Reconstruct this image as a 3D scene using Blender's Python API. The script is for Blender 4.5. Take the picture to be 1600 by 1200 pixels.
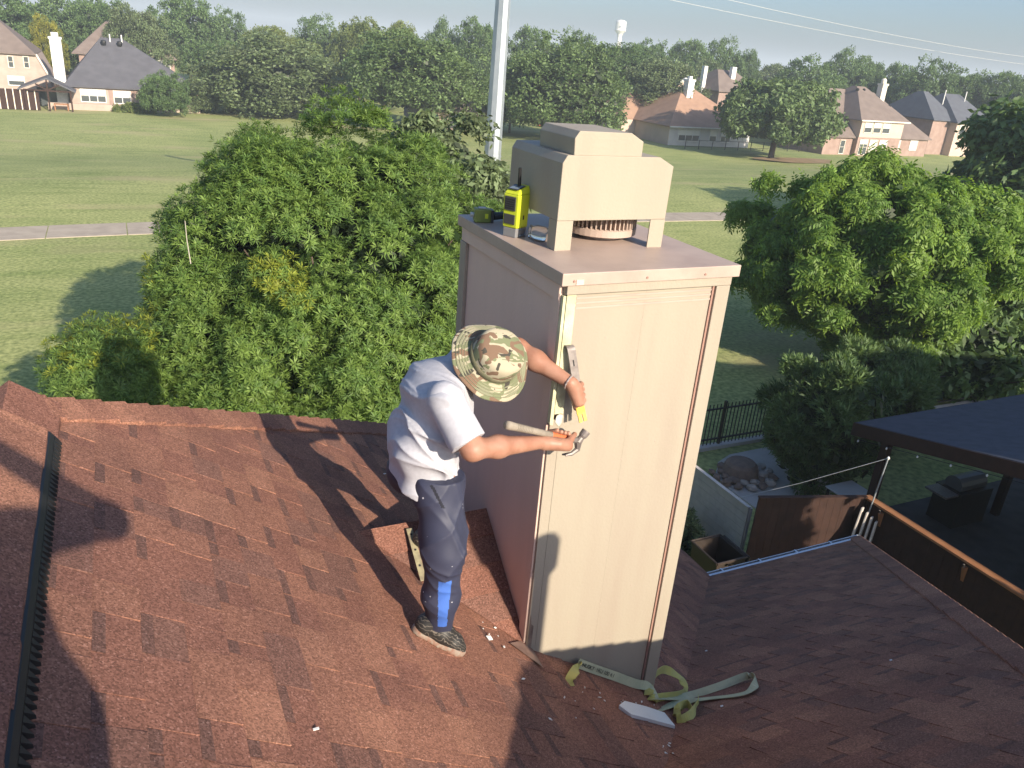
import bpy, math, random
import numpy as np
from mathutils import Vector, Matrix

# ------------------------------------------------------------------ camera, world, sun, exposure
SC = bpy.context.scene
for o in list(bpy.data.objects): bpy.data.objects.remove(o)
COL = SC.collection
FPX, YAW, PITCH, ROLL = 1240.0, math.radians(27.0), math.radians(22.89), math.radians(4.81)
CAM = np.array([0.0, 0.0, 8.5])
_fw = np.array([math.sin(YAW)*math.cos(PITCH), math.cos(YAW)*math.cos(PITCH), -math.sin(PITCH)])
_rt = np.array([math.cos(YAW), -math.sin(YAW), 0.0]); _up = np.cross(_rt, _fw)
_r2 = math.cos(ROLL)*_rt + math.sin(ROLL)*_up; _u2 = -math.sin(ROLL)*_rt + math.cos(ROLL)*_up
cd = bpy.data.cameras.new('camera'); cam = bpy.data.objects.new('camera', cd); COL.objects.link(cam)
cd.sensor_width = 36.0; cd.lens = 36.0*FPX/1600.0; cd.clip_start = 0.02; cd.clip_end = 6000
cam.matrix_world = Matrix(((_r2[0], _u2[0], -_fw[0], CAM[0]), (_r2[1], _u2[1], -_fw[1], CAM[1]), (_r2[2], _u2[2], -_fw[2], CAM[2]), (0, 0, 0, 1)))
SC.camera = cam

SUN_EL, SUN_AZ = math.radians(23.2), math.atan2(0.215, -0.977)
LIGHT = Vector((-0.215*math.cos(SUN_EL), 0.977*math.cos(SUN_EL), -math.sin(SUN_EL)))
w = bpy.data.worlds.new('World'); SC.world = w; w.use_nodes = True
nt = w.node_tree; nt.nodes.clear()
sky = nt.nodes.new('ShaderNodeTexSky'); sky.sky_type = 'NISHITA'; sky.sun_disc = False
sky.sun_elevation = SUN_EL; sky.sun_rotation = SUN_AZ; sky.air_density = 1.0; sky.dust_density = 2.4; sky.ozone_density = 5.5
bg = nt.nodes.new('ShaderNodeBackground'); bg.inputs[1].default_value = 0.105
wo = nt.nodes.new('ShaderNodeOutputWorld')
nt.links.new(sky.outputs[0], bg.inputs[0]); nt.links.new(bg.outputs[0], wo.inputs[0])
sd = bpy.data.lights.new('sun', 'SUN'); sd.energy = 5.0; sd.angle = math.radians(0.53); sd.color = (1.0, 0.87, 0.69)
so = bpy.data.objects.new('sun', sd); COL.objects.link(so); so.rotation_euler = LIGHT.to_track_quat('-Z', 'Y').to_euler(); so.location = (20, -60, 40)
SC.view_settings.view_transform = 'Standard'; SC.view_settings.look = 'None'
SC.view_settings.exposure = 0.87; SC.view_settings.gamma = 1.0
SC.render.engine = 'CYCLES'
SC.cycles.use_denoising = True
SC.cycles.max_bounces = 4; SC.cycles.diffuse_bounces = 3; SC.cycles.glossy_bounces = 2; SC.cycles.transparent_max_bounces = 8; SC.cycles.volume_bounces = 0
SC.cycles.caustics_reflective = False; SC.cycles.caustics_refractive = False

# ------------------------------------------------------------------ layout helper: where a sight line meets a surface of the place
def ray(px, py):
    d = (px-800)/FPX*_r2 - (py-600)/FPX*_u2 + _fw
    return d/np.linalg.norm(d)
def at(px, py, X=None, Y=None, Z=None, plane=None):
    k = ray(px, py)
    if X is not None: n, d = np.array([1., 0, 0]), X
    elif Y is not None: n, d = np.array([0, 1., 0]), Y
    elif Z is not None: n, d = np.array([0, 0, 1.]), Z
    else: n, d = plane
    return CAM + k*((d - n@CAM)/(n@k))
def proj(P):
    v = np.asarray(P, float)-CAM; z = v@_fw
    return 800+FPX*(v@_r2)/z, 600-FPX*(v@_u2)/z, z

# ------------------------------------------------------------------ materials
MATS = {}
def mat(name, col, rough=0.7, col2=None, nscale=4.0, detail=4, contrast=(0.35, 0.65), bump=0.0, bscale=80.0, metal=0.0, spec=0.4,
        speck=None, coat=0.0, stretch=None):
    if name in MATS: return MATS[name]
    m = bpy.data.materials.new(name); m.use_nodes = True; t = m.node_tree; b = t.nodes['Principled BSDF']
    b.inputs['Roughness'].default_value = rough; b.inputs['Metallic'].default_value = metal
    b.inputs['Specular IOR Level'].default_value = spec; b.inputs['Coat Weight'].default_value = coat
    b.inputs['Base Color'].default_value = (*col, 1)
    tc = t.nodes.new('ShaderNodeTexCoord'); out = None
    if col2 is not None:
        n = t.nodes.new('ShaderNodeTexNoise'); n.inputs['Scale'].default_value = nscale; n.inputs['Detail'].default_value = detail
        r = t.nodes.new('ShaderNodeValToRGB'); r.color_ramp.elements[0].position = contrast[0]; r.color_ramp.elements[1].position = contrast[1]
        r.color_ramp.elements[0].color = (*col, 1); r.color_ramp.elements[1].color = (*col2, 1)
        mp = t.nodes.new('ShaderNodeMapping'); mp.inputs['Scale'].default_value = stretch or (1, 1, 1); t.links.new(tc.outputs['Object'], mp.inputs['Vector']); t.links.new(mp.outputs[0], n.inputs['Vector']); t.links.new(n.outputs['Fac'], r.inputs['Fac']); out = r.outputs['Color']
    if speck is not None:                                   # (scale, threshold, colour) small spots of paint or mineral
        v = t.nodes.new('ShaderNodeTexVoronoi'); v.inputs['Scale'].default_value = speck[0]
        v.inputs['Randomness'].default_value = 1.0
        s = t.nodes.new('ShaderNodeMath'); s.operation = 'LESS_THAN'; s.inputs[1].default_value = speck[1]
        n2 = t.nodes.new('ShaderNodeTexNoise'); n2.inputs['Scale'].default_value = speck[0]*0.25
        s2 = t.nodes.new('ShaderNodeMath'); s2.operation = 'GREATER_THAN'; s2.inputs[1].default_value = 0.56
        s3 = t.nodes.new('ShaderNodeMath'); s3.operation = 'MULTIPLY'
        mx = t.nodes.new('ShaderNodeMixRGB'); mx.inputs['Color2'].default_value = (*speck[2], 1)
        t.links.new(tc.outputs['Object'], v.inputs['Vector']); t.links.new(tc.outputs['Object'], n2.inputs['Vector'])
        t.links.new(v.outputs['Distance'], s.inputs[0]); t.links.new(n2.outputs['Fac'], s2.inputs[0])
        t.links.new(s.outputs[0], s3.inputs[0]); t.links.new(s2.outputs[0], s3.inputs[1]); t.links.new(s3.outputs[0], mx.inputs['Fac'])
        if out: t.links.new(out, mx.inputs['Color1'])
        else: mx.inputs['Color1'].default_value = (*col, 1)
        out = mx.outputs['Color']
    if out: t.links.new(out, b.inputs['Base Color'])
    if bump > 0:
        n = t.nodes.new('ShaderNodeTexNoise'); n.inputs['Scale'].default_value = bscale; n.inputs['Detail'].default_value = 4
        bp = t.nodes.new('ShaderNodeBump'); bp.inputs['Strength'].default_value = bump; bp.inputs['Distance'].default_value = 0.02
        t.links.new(tc.outputs['Object'], n.inputs['Vector']); t.links.new(n.outputs['Fac'], bp.inputs['Height']); t.links.new(bp.outputs[0], b.inputs['Normal'])
    MATS[name] = m; return m

def shingle_mat(name, col):
    m = bpy.data.materials.new(name); m.use_nodes = True; t = m.node_tree; b = t.nodes['Principled BSDF']
    b.inputs['Roughness'].default_value = 0.85; b.inputs['Specular IOR Level'].default_value = 0.25
    tc = t.nodes.new('ShaderNodeTexCoord')
    g = t.nodes.new('ShaderNodeNewGeometry')
    v = t.nodes.new('ShaderNodeTexVoronoi'); v.inputs['Scale'].default_value = 190
    sx = t.nodes.new('ShaderNodeSeparateColor')
    r = t.nodes.new('ShaderNodeValToRGB'); e = r.color_ramp.elements
    c = np.array(col)
    e[0].position = 0.0; e[0].color = (*(c*0.60), 1); e[1].position = 0.95; e[1].color = (*np.minimum(c*1.32+0.005, .9), 1)
    k = r.color_ramp.elements.new(0.5); k.color = (*c, 1)
    k = r.color_ramp.elements.new(0.99); k.color = (*np.minimum(c*1.5+0.04, .9), 1)
    n = t.nodes.new('ShaderNodeTexNoise'); n.inputs['Scale'].default_value = 2.2; n.inputs['Detail'].default_value = 5
    mx = t.nodes.new('ShaderNodeMixRGB'); mx.blend_type = 'MULTIPLY'; mx.inputs['Fac'].default_value = 0.75
    r2 = t.nodes.new('ShaderNodeValToRGB'); r2.color_ramp.elements[0].position = 0.33; r2.color_ramp.elements[0].color = (0.72, 0.70, 0.72, 1)
    r2.color_ramp.elements[1].position = 0.66; r2.color_ramp.elements[1].color = (1.15, 1.1, 1.05, 1)
    t.links.new(g.outputs['Position'], v.inputs['Vector']); t.links.new(v.outputs['Color'], sx.inputs[0]); t.links.new(sx.outputs[0], r.inputs['Fac'])
    t.links.new(g.outputs['Position'], n.inputs['Vector']); t.links.new(n.outputs['Fac'], r2.inputs['Fac'])
    t.links.new(r.outputs['Color'], mx.inputs['Color1']); t.links.new(r2.outputs['Color'], mx.inputs['Color2']); t.links.new(mx.outputs[0], b.inputs['Base Color'])
    bp = t.nodes.new('ShaderNodeBump'); bp.inputs['Strength'].default_value = 0.5; bp.inputs['Distance'].default_value = 0.004
    t.links.new(sx.outputs[1], bp.inputs['Height']); t.links.new(bp.outputs[0], b.inputs['Normal'])
    MATS[name] = m; return m

def leaf_mat(name, col, trans=0.35, rough=0.55, spec=0.35):
    m = bpy.data.materials.new(name); m.use_nodes = True; t = m.node_tree; b = t.nodes['Principled BSDF']
    b.inputs['Roughness'].default_value = rough; b.inputs['Specular IOR Level'].default_value = spec
    g = t.nodes.new('ShaderNodeNewGeometry'); r = t.nodes.new('ShaderNodeValToRGB'); c = np.array(col)
    r.color_ramp.elements[0].color = (*(c*0.65), 1); r.color_ramp.elements[1].color = (*(c*1.35), 1)
    t.links.new(g.outputs['Random Per Island'], r.inputs['Fac']); t.links.new(r.outputs['Color'], b.inputs['Base Color'])
    tr = t.nodes.new('ShaderNodeBsdfTranslucent'); tr.inputs[0].default_value = (min(1, col[0]*1.7), min(1, col[1]*1.6), col[2]*0.7, 1)
    mx = t.nodes.new('ShaderNodeMixShader'); mx.inputs[0].default_value = trans
    o = t.nodes['Material Output']; t.links.new(b.outputs[0], mx.inputs[1]); t.links.new(tr.outputs[0], mx.inputs[2]); t.links.new(mx.outputs[0], o.inputs['Surface'])
    MATS[name] = m; return m

# ------------------------------------------------------------------ mesh helpers
WL = {}                                                     # world location of every object we made
def _finish(o, parent, loc, smooth):
    COL.objects.link(o)
    if parent is not None:
        o.parent = parent; o.location = Vector(loc)-WL[parent.name]
    else: o.location = Vector(loc)
    WL[o.name] = Vector(loc)
def empty(name, loc, label=None, cat=None, group=None, kind=None):
    o = bpy.data.objects.new(name, None); o.empty_display_size = 0.1; _finish(o, None, loc, False); tag(o, label, cat, group, kind); return o
def tag(o, label=None, cat=None, group=None, kind=None):
    for k, v in (('label', label), ('category', cat), ('group', group), ('kind', kind)):
        if v: o[k] = v
    return o
def rawmesh(name, V, F, mats, midx=None, parent=None, loc=None, smooth=False):
    """V world coordinates (N,3); F list of faces or (M,k) array"""
    V = np.asarray(V, np.float64)
    if loc is None: loc = WL[parent.name] if parent is not None else (V.mean(0) if len(V) else (0, 0, 0))
    me = bpy.data.meshes.new(name); L = V-np.array(loc)
    if isinstance(F, np.ndarray):
        n, k = F.shape
        me.vertices.add(len(L)); me.vertices.foreach_set('co', L.astype(np.float32).ravel())
        me.loops.add(n*k); me.loops.foreach_set('vertex_index', F.astype(np.int32).ravel())
        me.polygons.add(n); me.polygons.foreach_set('loop_start', np.arange(0, n*k, k, dtype=np.int32))
        me.polygons.foreach_set('loop_total', np.full(n, k, np.int32)); me.update(calc_edges=True)
    else:
        me.from_pydata([tuple(v) for v in L], [], F)
    for m in (mats if isinstance(mats, (list, tuple)) else [mats]): me.materials.append(m)
    if midx is not None: me.polygons.foreach_set('material_index', np.asarray(midx, np.int32))
    if smooth: me.polygons.foreach_set('use_smooth', np.ones(len(me.polygons), bool))
    me.update()
    o = bpy.data.objects.new(name, me); _finish(o, parent, loc, smooth); return o
class MB:
    def __init__(s): s.v = []; s.f = []; s.m = []
    def add(s, V, F, mi=0):
        k = len(s.v); s.v += [tuple(map(float, p)) for p in V]; s.f += [tuple(i+k for i in f) for f in F]; s.m += [mi]*len(F); return s
    def hexa(s, P, mi=0):                                   # 8 points: bottom ring 0-3, top ring 4-7
        return s.add(P, [(3, 2, 1, 0), (4, 5, 6, 7), (0, 1, 5, 4), (1, 2, 6, 5), (2, 3, 7, 6), (3, 0, 4, 7)], mi)
    def box(s, x0, x1, y0, y1, z0, z1, mi=0):
        return s.hexa([(x0, y0, z0), (x1, y0, z0), (x1, y1, z0), (x0, y1, z0), (x0, y0, z1), (x1, y0, z1), (x1, y1, z1), (x0, y1, z1)], mi)
    def obox(s, c, ax, ay, az, mi=0):                       # centre and three half-axis vectors
        c, ax, ay, az = map(np.array, (c, ax, ay, az))
        return s.hexa([c-ax-ay-az, c+ax-ay-az, c+ax+ay-az, c-ax+ay-az, c-ax-ay+az, c+ax-ay+az, c+ax+ay+az, c-ax+ay+az], mi)
    def beam(s, a, b, w, h, up=(0, 0, 1), mi=0):
        a, b, up = np.array(a, float), np.array(b, float), np.array(up, float); d = b-a; d /= np.linalg.norm(d)
        sd = np.cross(d, up); sd /= np.linalg.norm(sd); u = np.cross(sd, d)
        return s.obox((a+b)/2, (b-a)/2, sd*w/2, u*h/2, mi)
    def prism(s, poly, off, mi=0):                          # polygon (3d points) extruded by vector off
        n = len(poly); P = [np.array(p, float) for p in poly]; Q = [p+np.array(off, float) for p in P]
        return s.add(P+Q, [tuple(range(n-1, -1, -1)), tuple(range(n, 2*n))]+[(i, (i+1) % n, n+(i+1) % n, n+i) for i in range(n)], mi)
    def tube(s, pts, r, n=10, mi=0, caps=True, flat=1.0, up=None):
        pts = [np.array(p, float) for p in pts]; rr = r if isinstance(r, (list, tuple)) else [r]*len(pts); k0 = len(s.v); ref = up
        V = []; prev = None
        for i, p in enumerate(pts):
            d = pts[min(i+1, len(pts)-1)]-pts[max(i-1, 0)]; d /= np.linalg.norm(d)+1e-9
            if prev is None:
                a = np.array(up, float) if up is not None else (np.array((0, 0, 1.)) if abs(d[2]) < .9 else np.array((1., 0, 0)))
            else: a = prev
            u = a-d*(a@d); u /= np.linalg.norm(u)+1e-9; prev = u; v = np.cross(d, u)
            V += [p+rr[i]*(math.cos(2*math.pi*j/n)*u*flat+math.sin(2*math.pi*j/n)*v) for j in range(n)]
        F = [(i*n+j, i*n+(j+1) % n, (i+1)*n+(j+1) % n, (i+1)*n+j) for i in range(len(pts)-1) for j in range(n)]
        if caps: F += [tuple(range(n-1, -1, -1)), tuple(range((len(pts)-1)*n, len(pts)*n))]
        return s.add(V, F, mi)
    def lathe(s, prof, c, n=24, mi=0, axis=(0, 0, 1), wob=None):
        ax = Vector(axis).normalized(); q = Vector((0, 0, 1)).rotation_difference(ax); V = []
        for (r, z) in prof:
            for j in range(n):
                a = 2*math.pi*j/n; p = Vector((r*math.cos(a), r*math.sin(a), z+(wob(r, a) if wob else 0))); p = q @ p
                V.append((c[0]+p.x, c[1]+p.y, c[2]+p.z))
        F = [(i*n+j, i*n+(j+1) % n, (i+1)*n+(j+1) % n, (i+1)*n+j) for i in range(len(prof)-1) for j in range(n)]
        F += [tuple(range(n-1, -1, -1)), tuple(range((len(prof)-1)*n, len(prof)*n))]
        return s.add(V, F, mi)
    def build(s, name, mats, parent=None, loc=None, smooth=False, bevel=0.0):
        o = rawmesh(name, s.v, s.f, mats, s.m, parent, loc, smooth)
        if bevel > 0:
            b = o.modifiers.new('bevel', 'BEVEL'); b.width = bevel; b.segments = 2; b.limit_method = 'ANGLE'; b.angle_limit = 0.6
        return o
def part(name, m, parent, fn, **kw):
    b = MB(); fn(b); return b.build(name, m, parent, **kw)

# ---- signed-distance bodies turned into one continuous skin
def smin(a, b, k):
    h = np.clip(.5+.5*(b-a)/k, 0, 1); return b+(a-b)*h-k*h*(1-h)
def sdf_mesh(prims, vox, cut=(), warp=None, pad=0.05):
    """prims: ('c',a,b,ra,rb,k) tapered capsule | ('e',centre,(rx,ry,rz),R3x3,k) ellipsoid"""
    lo = np.full(3, 1e9); hi = -lo
    for p in prims:
        if p[0] == 'c':
            for q, r in ((p[1], p[3]), (p[2], p[4])): lo = np.minimum(lo, np.array(q)-r); hi = np.maximum(hi, np.array(q)+r)
        else: r = max(p[2]); lo = np.minimum(lo, np.array(p[1])-r); hi = np.maximum(hi, np.array(p[1])+r)
    lo -= pad; hi += pad; n = np.ceil((hi-lo)/vox).astype(int)+1
    D = np.full(n, 0.2, np.float32); ax = [lo[i]+vox*np.arange(n[i]) for i in range(3)]
    for p in prims:
        k = p[-1]
        if p[0] == 'c': a, b, ra, rb = np.array(p[1]), np.array(p[2]), p[3], p[4]; mn = np.minimum(a-ra, b-rb); mx = np.maximum(a+ra, b+rb)
        else: c = np.array(p[1]); r = max(p[2]); mn, mx = c-r, c+r
        mg = k+0.04; i0 = np.maximum(((mn-mg-lo)/vox).astype(int), 0); i1 = np.minimum(((mx+mg-lo)/vox).astype(int)+2, n)
        sl = tuple(slice(i0[i], i1[i]) for i in range(3))
        X = ax[0][sl[0]][:, None, None]; Y = ax[1][sl[1]][None, :, None]; Z = ax[2][sl[2]][None, None, :]
        if p[0] == 'c':
            ab = b-a; L2 = ab@ab+1e-12
            t = np.clip(((X-a[0])*ab[0]+(Y-a[1])*ab[1]+(Z-a[2])*ab[2])/L2, 0, 1)
            d = np.sqrt((X-a[0]-t*ab[0])**2+(Y-a[1]-t*ab[1])**2+(Z-a[2]-t*ab[2])**2)-(ra+(rb-ra)*t)
        else:
            R = np.array(p[3]) if p[3] is not None else np.eye(3); rad = p[2]
            q = [((X-c[0])*R[j][0]+(Y-c[1])*R[j][1]+(Z-c[2])*R[j][2]) for j in range(3)]
            k0 = np.sqrt(sum((q[j]/rad[j])**2 for j in range(3))); k1 = np.sqrt(sum((q[j]/rad[j]**2)**2 for j in range(3)))+1e-9
            d = k0*(k0-1)/k1
        D[sl] = smin(D[sl], d.astype(np.float32), k)
    X = ax[0][:, None, None]; Y = ax[1][None, :, None]; Z = ax[2][None, None, :]
    for (P, N) in cut:                                      # keep the side opposite to N
        N = np.array(N, float); N /= np.linalg.norm(N)
        D = np.maximum(D, ((X-P[0])*N[0]+(Y-P[1])*N[1]+(Z-P[2])*N[2]).astype(np.float32))
    if warp is not None: D = D+warp(X, Y, Z).astype(np.float32)
    ins = D < 0
    c8 = [(0, 0, 0), (1, 0, 0), (0, 1, 0), (1, 1, 0), (0, 0, 1), (1, 0, 1), (0, 1, 1), (1, 1, 1)]
    s = sum(ins[a:n[0]-1+a, b:n[1]-1+b, c:n[2]-1+c].astype(np.int8) for a, b, c in c8)
    act = np.argwhere((s > 0) & (s < 8)); idx = np.full(n, -1, np.int32); idx[act[:, 0], act[:, 1], act[:, 2]] = np.arange(len(act))
    vals = np.stack([D[act[:, 0]+a, act[:, 1]+b, act[:, 2]+c] for a, b, c in c8], 1)
    acc = np.zeros((len(act), 3)); cnt = np.zeros(len(act)); C8 = np.array(c8, float)
    for i in range(8):
        for j in range(i+1, 8):
            if abs(C8[i]-C8[j]).sum() != 1: continue
            a, b = vals[:, i], vals[:, j]; mk = (a < 0) != (b < 0); t = a/(a-b+1e-12)
            acc[mk] += (C8[i]+t[:, None]*(C8[j]-C8[i]))[mk]; cnt[mk] += 1
    V = lo+vox*(act+acc/cnt[:, None]); F = []
    for axis in range(3):
        sl0 = [slice(None)]*3; sl1 = [slice(None)]*3; sl0[axis] = slice(0, -1); sl1[axis] = slice(1, None)
        A, B = ins[tuple(sl0)], ins[tuple(sl1)]; e = np.argwhere(A != B); u, v = (axis+1) % 3, (axis+2) % 3
        e = e[(e[:, u] > 0) & (e[:, v] > 0)]; sg = A[e[:, 0], e[:, 1], e[:, 2]]
        def g(du, dv):
            q = e.copy(); q[:, u] -= du; q[:, v] -= dv; return idx[q[:, 0], q[:, 1], q[:, 2]]
        Q = np.stack([g(1, 1), g(0, 1), g(0, 0), g(1, 0)], 1); Q[~sg] = Q[~sg][:, ::-1]; F.append(Q)
    F = np.concatenate(F); return V, F[(F >= 0).all(1)]

# ------------------------------------------------------------------ palette
rng = np.random.default_rng(7); random.seed(7)
M_SH = [shingle_mat('shingle red brown', (0.240, 0.116, 0.080)), shingle_mat('shingle rust', (0.275, 0.136, 0.092)), shingle_mat('shingle dark', (0.186, 0.096, 0.073)),
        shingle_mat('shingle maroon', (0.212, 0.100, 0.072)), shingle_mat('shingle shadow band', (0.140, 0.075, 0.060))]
M_PAINT = mat('beige paint', (0.335, 0.296, 0.235), 0.6, (0.312, 0.264, 0.212), 3.2, detail=7, contrast=(.40, .74), bump=0.08, bscale=70, spec=0.3, stretch=(2.2, 2.2, .35))  # darker copy of the chimney paint, held down for the sunlit front
M_PAINT_LIFTED = mat('pinkish beige paint lifted for shade', (0.64, 0.475, 0.40), 0.55, (0.58, 0.43, 0.36), 3.0, detail=7, contrast=(.38, .75), bump=.06, bscale=60, spec=0.35, stretch=(2, 2, .4))  # same chimney paint, pinkish and lightened to lift its shaded sides
M_CAPP = mat('pinkish cap paint', (0.42, 0.325, 0.275), 0.5, (0.35, 0.265, 0.225), 5, detail=8, contrast=(.42, .72), bump=.05, bscale=40, spec=0.4)
M_PAINTD = mat('brown trim gap', (0.30, 0.175, 0.14), 0.8)
M_RAW = mat('bare pale wood', (0.60, 0.60, 0.40), 0.8, (0.42, 0.40, 0.25), 9, bump=0.2, bscale=120)
M_SHEATH = mat('weathered sheathing', (0.24, 0.18, 0.14), 0.9, (0.15, 0.11, 0.09), 14, bump=0.3)
M_BLACK = mat('black plastic', (0.012, 0.012, 0.013), 0.5)
M_WHITE = mat('white paint', (0.75, 0.74, 0.71), 0.5, (0.66, 0.65, 0.62), 5)
M_GALV = mat('galvanised steel', (0.42, 0.46, 0.49), 0.42, (0.34, 0.38, 0.42), 1.6, metal=0.55)
M_STEEL = mat('dark tool steel', (0.25, 0.22, 0.205), 0.5, (0.17, 0.145, 0.135), 30, metal=0.3)
M_ALU = mat('gutter aluminium', (0.62, 0.64, 0.68), 0.25, metal=0.6)
M_CONC = mat('concrete', (0.50, 0.475, 0.45), 0.9, (0.43, 0.41, 0.385), 3, bump=0.15)
M_PATH = mat('path concrete', (0.42, 0.36, 0.29), 0.9, (0.34, 0.29, 0.235), 1.5, bump=0.1)
M_WOODB = mat('dark stained boards', (0.042, 0.018, 0.012), 0.8, (0.028, 0.012, 0.008), 6, bump=0.2)
M_WOODO = mat('orange stained cedar', (0.36, 0.165, 0.075), 0.7, (0.28, 0.12, 0.05), 5, bump=0.2)
M_WOODG = mat('weathered grey boards', (0.60, 0.55, 0.50), 0.85, (0.52, 0.475, 0.43), 7, bump=0.25)
M_IRON = mat('black iron', (0.02, 0.018, 0.016), 0.5)
M_BARK = mat('bark', (0.10, 0.075, 0.055), 0.95, (0.06, 0.045, 0.035), 12, bump=0.6, bscale=25)
M_BRICK = mat('far brick', (0.33, 0.235, 0.20), 0.9, (0.27, 0.185, 0.155), 1.2, bump=0.2, bscale=12)
M_BRICKT = mat('far tan brick', (0.42, 0.335, 0.29), 0.9, (0.36, 0.28, 0.24), 1.2, bump=0.2, bscale=12)
M_SIDE = mat('peach siding', (0.54, 0.425, 0.355), 0.8, (0.49, 0.38, 0.315), 0.8)
M_SIDEG = mat('pale grey render', (0.55, 0.53, 0.51), 0.8, (0.46, 0.45, 0.44), 0.8)
M_RF_G = mat('charcoal shingles far', (0.105, 0.105, 0.12), 0.9, (0.085, 0.085, 0.098), 0.9)
M_RF_B = mat('brown shingles far', (0.195, 0.155, 0.135), 0.9, (0.16, 0.125, 0.11), 0.9)
M_RF_O = mat('orange brown shingles far', (0.36, 0.225, 0.155), 0.9, (0.30, 0.185, 0.13), 0.9)
M_RF_S = mat('slate shingles far', (0.10, 0.11, 0.13), 0.9, (0.085, 0.09, 0.11), 0.9)
M_PANE = mat('window glass', (0.07, 0.08, 0.085), 0.12, spec=0.6)
M_BLIND = mat('window blind', (0.68, 0.66, 0.60), 0.6)
M_CREAM = mat('cream trim', (0.68, 0.62, 0.53), 0.6)

# ------------------------------------------------------------------ the ground and the fairway
ZF = -2.8
def gz(x, y):
    t = np.clip((np.asarray(y, float)-46)/(86-46), 0, 1); return ZF*t*t*(3-2*t)
gm = bpy.data.materials.new('mown grass'); gm.use_nodes = True; t = gm.node_tree; b = t.nodes['Principled BSDF']; b.inputs['Roughness'].default_value = 0.95; b.inputs['Specular IOR Level'].default_value = 0.15
g = t.nodes.new('ShaderNodeNewGeometry')
def _noise(scale, detail=5, stretch=None):
    n = t.nodes.new('ShaderNodeTexNoise'); n.inputs['Scale'].default_value = scale; n.inputs['Detail'].default_value = detail
    if stretch:
        mp = t.nodes.new('ShaderNodeMapping'); mp.inputs['Scale'].default_value = stretch; t.links.new(g.outputs['Position'], mp.inputs['Vector']); t.links.new(mp.outputs[0], n.inputs['Vector'])
    else: t.links.new(g.outputs['Position'], n.inputs['Vector'])
    return n.outputs['Fac']
def _ramp(f, a, ca, bb, cb):
    r = t.nodes.new('ShaderNodeValToRGB'); r.color_ramp.elements[0].position = a; r.color_ramp.elements[0].color = (*ca, 1); r.color_ramp.elements[1].position = bb; r.color_ramp.elements[1].color = (*cb, 1)
    t.links.new(f, r.inputs['Fac']); return r.outputs['Color']
def _mix(c1, c2, f=None, mode='MIX', fac=0.5):
    m = t.nodes.new('ShaderNodeMixRGB'); m.blend_type = mode; m.inputs['Fac'].default_value = fac
    t.links.new(c1, m.inputs['Color1']); t.links.new(c2, m.inputs['Color2'])
    if f: t.links.new(f, m.inputs['Fac'])
    return m.outputs['Color']
base = _ramp(_noise(0.16), 0.32, (0.262, 0.310, 0.125), 0.68, (0.345, 0.375, 0.165))
fine = _ramp(_noise(7, 8), 0.3, (0.55, 0.60, 0.52), 0.7, (1.32, 1.26, 1.2))
c = _mix(base, fine, mode='MULTIPLY', fac=1.0)
dry = _ramp(_noise(0.07, 6, (1, 2.6, 1)), 0.56, (0, 0, 0), 0.72, (1, 1, 1))
dryc = t.nodes.new('ShaderNodeRGB'); dryc.outputs[0].default_value = (0.40, 0.34, 0.20, 1)
c = _mix(c, dryc.outputs[0], dry)
dk = _ramp(_noise(0.42, 9, (.5, 2.4, 1)), 0.50, (1.04, 1.03, 1.02), 0.74, (0.74, 0.82, 0.70))
c = _mix(c, dk, mode='MULTIPLY', fac=1.0)
t.links.new(c, b.inputs['Base Color'])
bp = t.nodes.new('ShaderNodeBump'); bp.inputs['Strength'].default_value = 0.6; bp.inputs['Distance'].default_value = 0.05; t.links.new(_noise(18, 6), bp.inputs['Height']); t.links.new(bp.outputs[0], b.inputs['Normal'])
xs = np.concatenate([np.linspace(-2600, -150, 8), np.linspace(-120, 240, 46), np.linspace(300, 2900, 8)])
ys = np.concatenate([np.linspace(-700, -40, 5), np.linspace(-30, 130, 50), np.linspace(160, 3500, 10)])
V = np.array([(x, y, gz(x, y)+(0.12*math.sin(x*0.11)*math.sin(y*0.13) if y > 40 else 0)) for y in ys for x in xs]); nx = len(xs)
F = np.array([(j*nx+i, j*nx+i+1, (j+1)*nx+i+1, (j+1)*nx+i) for j in range(len(ys)-1) for i in range(nx-1)])
tag(rawmesh('ground', V, F, gm, loc=(0, 0, 0), smooth=True), kind='structure')

# cart path of separate concrete slabs
def pathy(x): return 38.55 - 0.0035*(x-14)**2*(1 if x < 14 else 0.12)
cp = empty('cart_path', (14, 38, 0), kind='structure')
x = -24.0
while x < 80:
    L = 3.0
    q = [(x+0.02, pathy(x)-1.15), (x+L-0.02, pathy(x+L)-1.15), (x+L-0.02, pathy(x+L)+1.15), (x+0.02, pathy(x)+1.15)]
    dz = 0.03+random.uniform(-.006, .006)
    part('slab', M_PATH, cp, lambda m: m.hexa([(a, bb, -0.05) for a, bb in q]+[(a, bb, dz) for a, bb in q])); x += L

# ------------------------------------------------------------------ the house under the camera
T = 2/3; SEC = math.sqrt(1+T*T)
RZ, RX, WY, RE, WE, RUN = 7.1098, -0.4775, -0.4424, 3.289, 2.030, 6.397
XE, XW, YF, YW, XR, YB, ZE = RX+RUN, RX-RUN, RE+RUN, WY+RUN, WE+RUN, WY-RUN, RZ-RUN*T
PL_MAIN = (np.array([T, 0, 1.]), RZ+T*RX); PL_WING = (np.array([0, T, 1.]), RZ+T*WY)
def zmain(x): return PL_MAIN[1]-T*x
def zwing(y): return PL_WING[1]-T*y
house = empty('house', (0, 0, 0), 'house with red brown shingled hip roof that the man works on', 'house')
def wallf(m):
    m.box(XW+.5, XE-.5, YB+.5, YF-.5, -.05, ZE+.25); m.box(XE-.5, XR-.5, YB+.5, YW-.5, -.05, ZE+.24)
part('wall', M_BRICKT, house, wallf)
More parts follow.
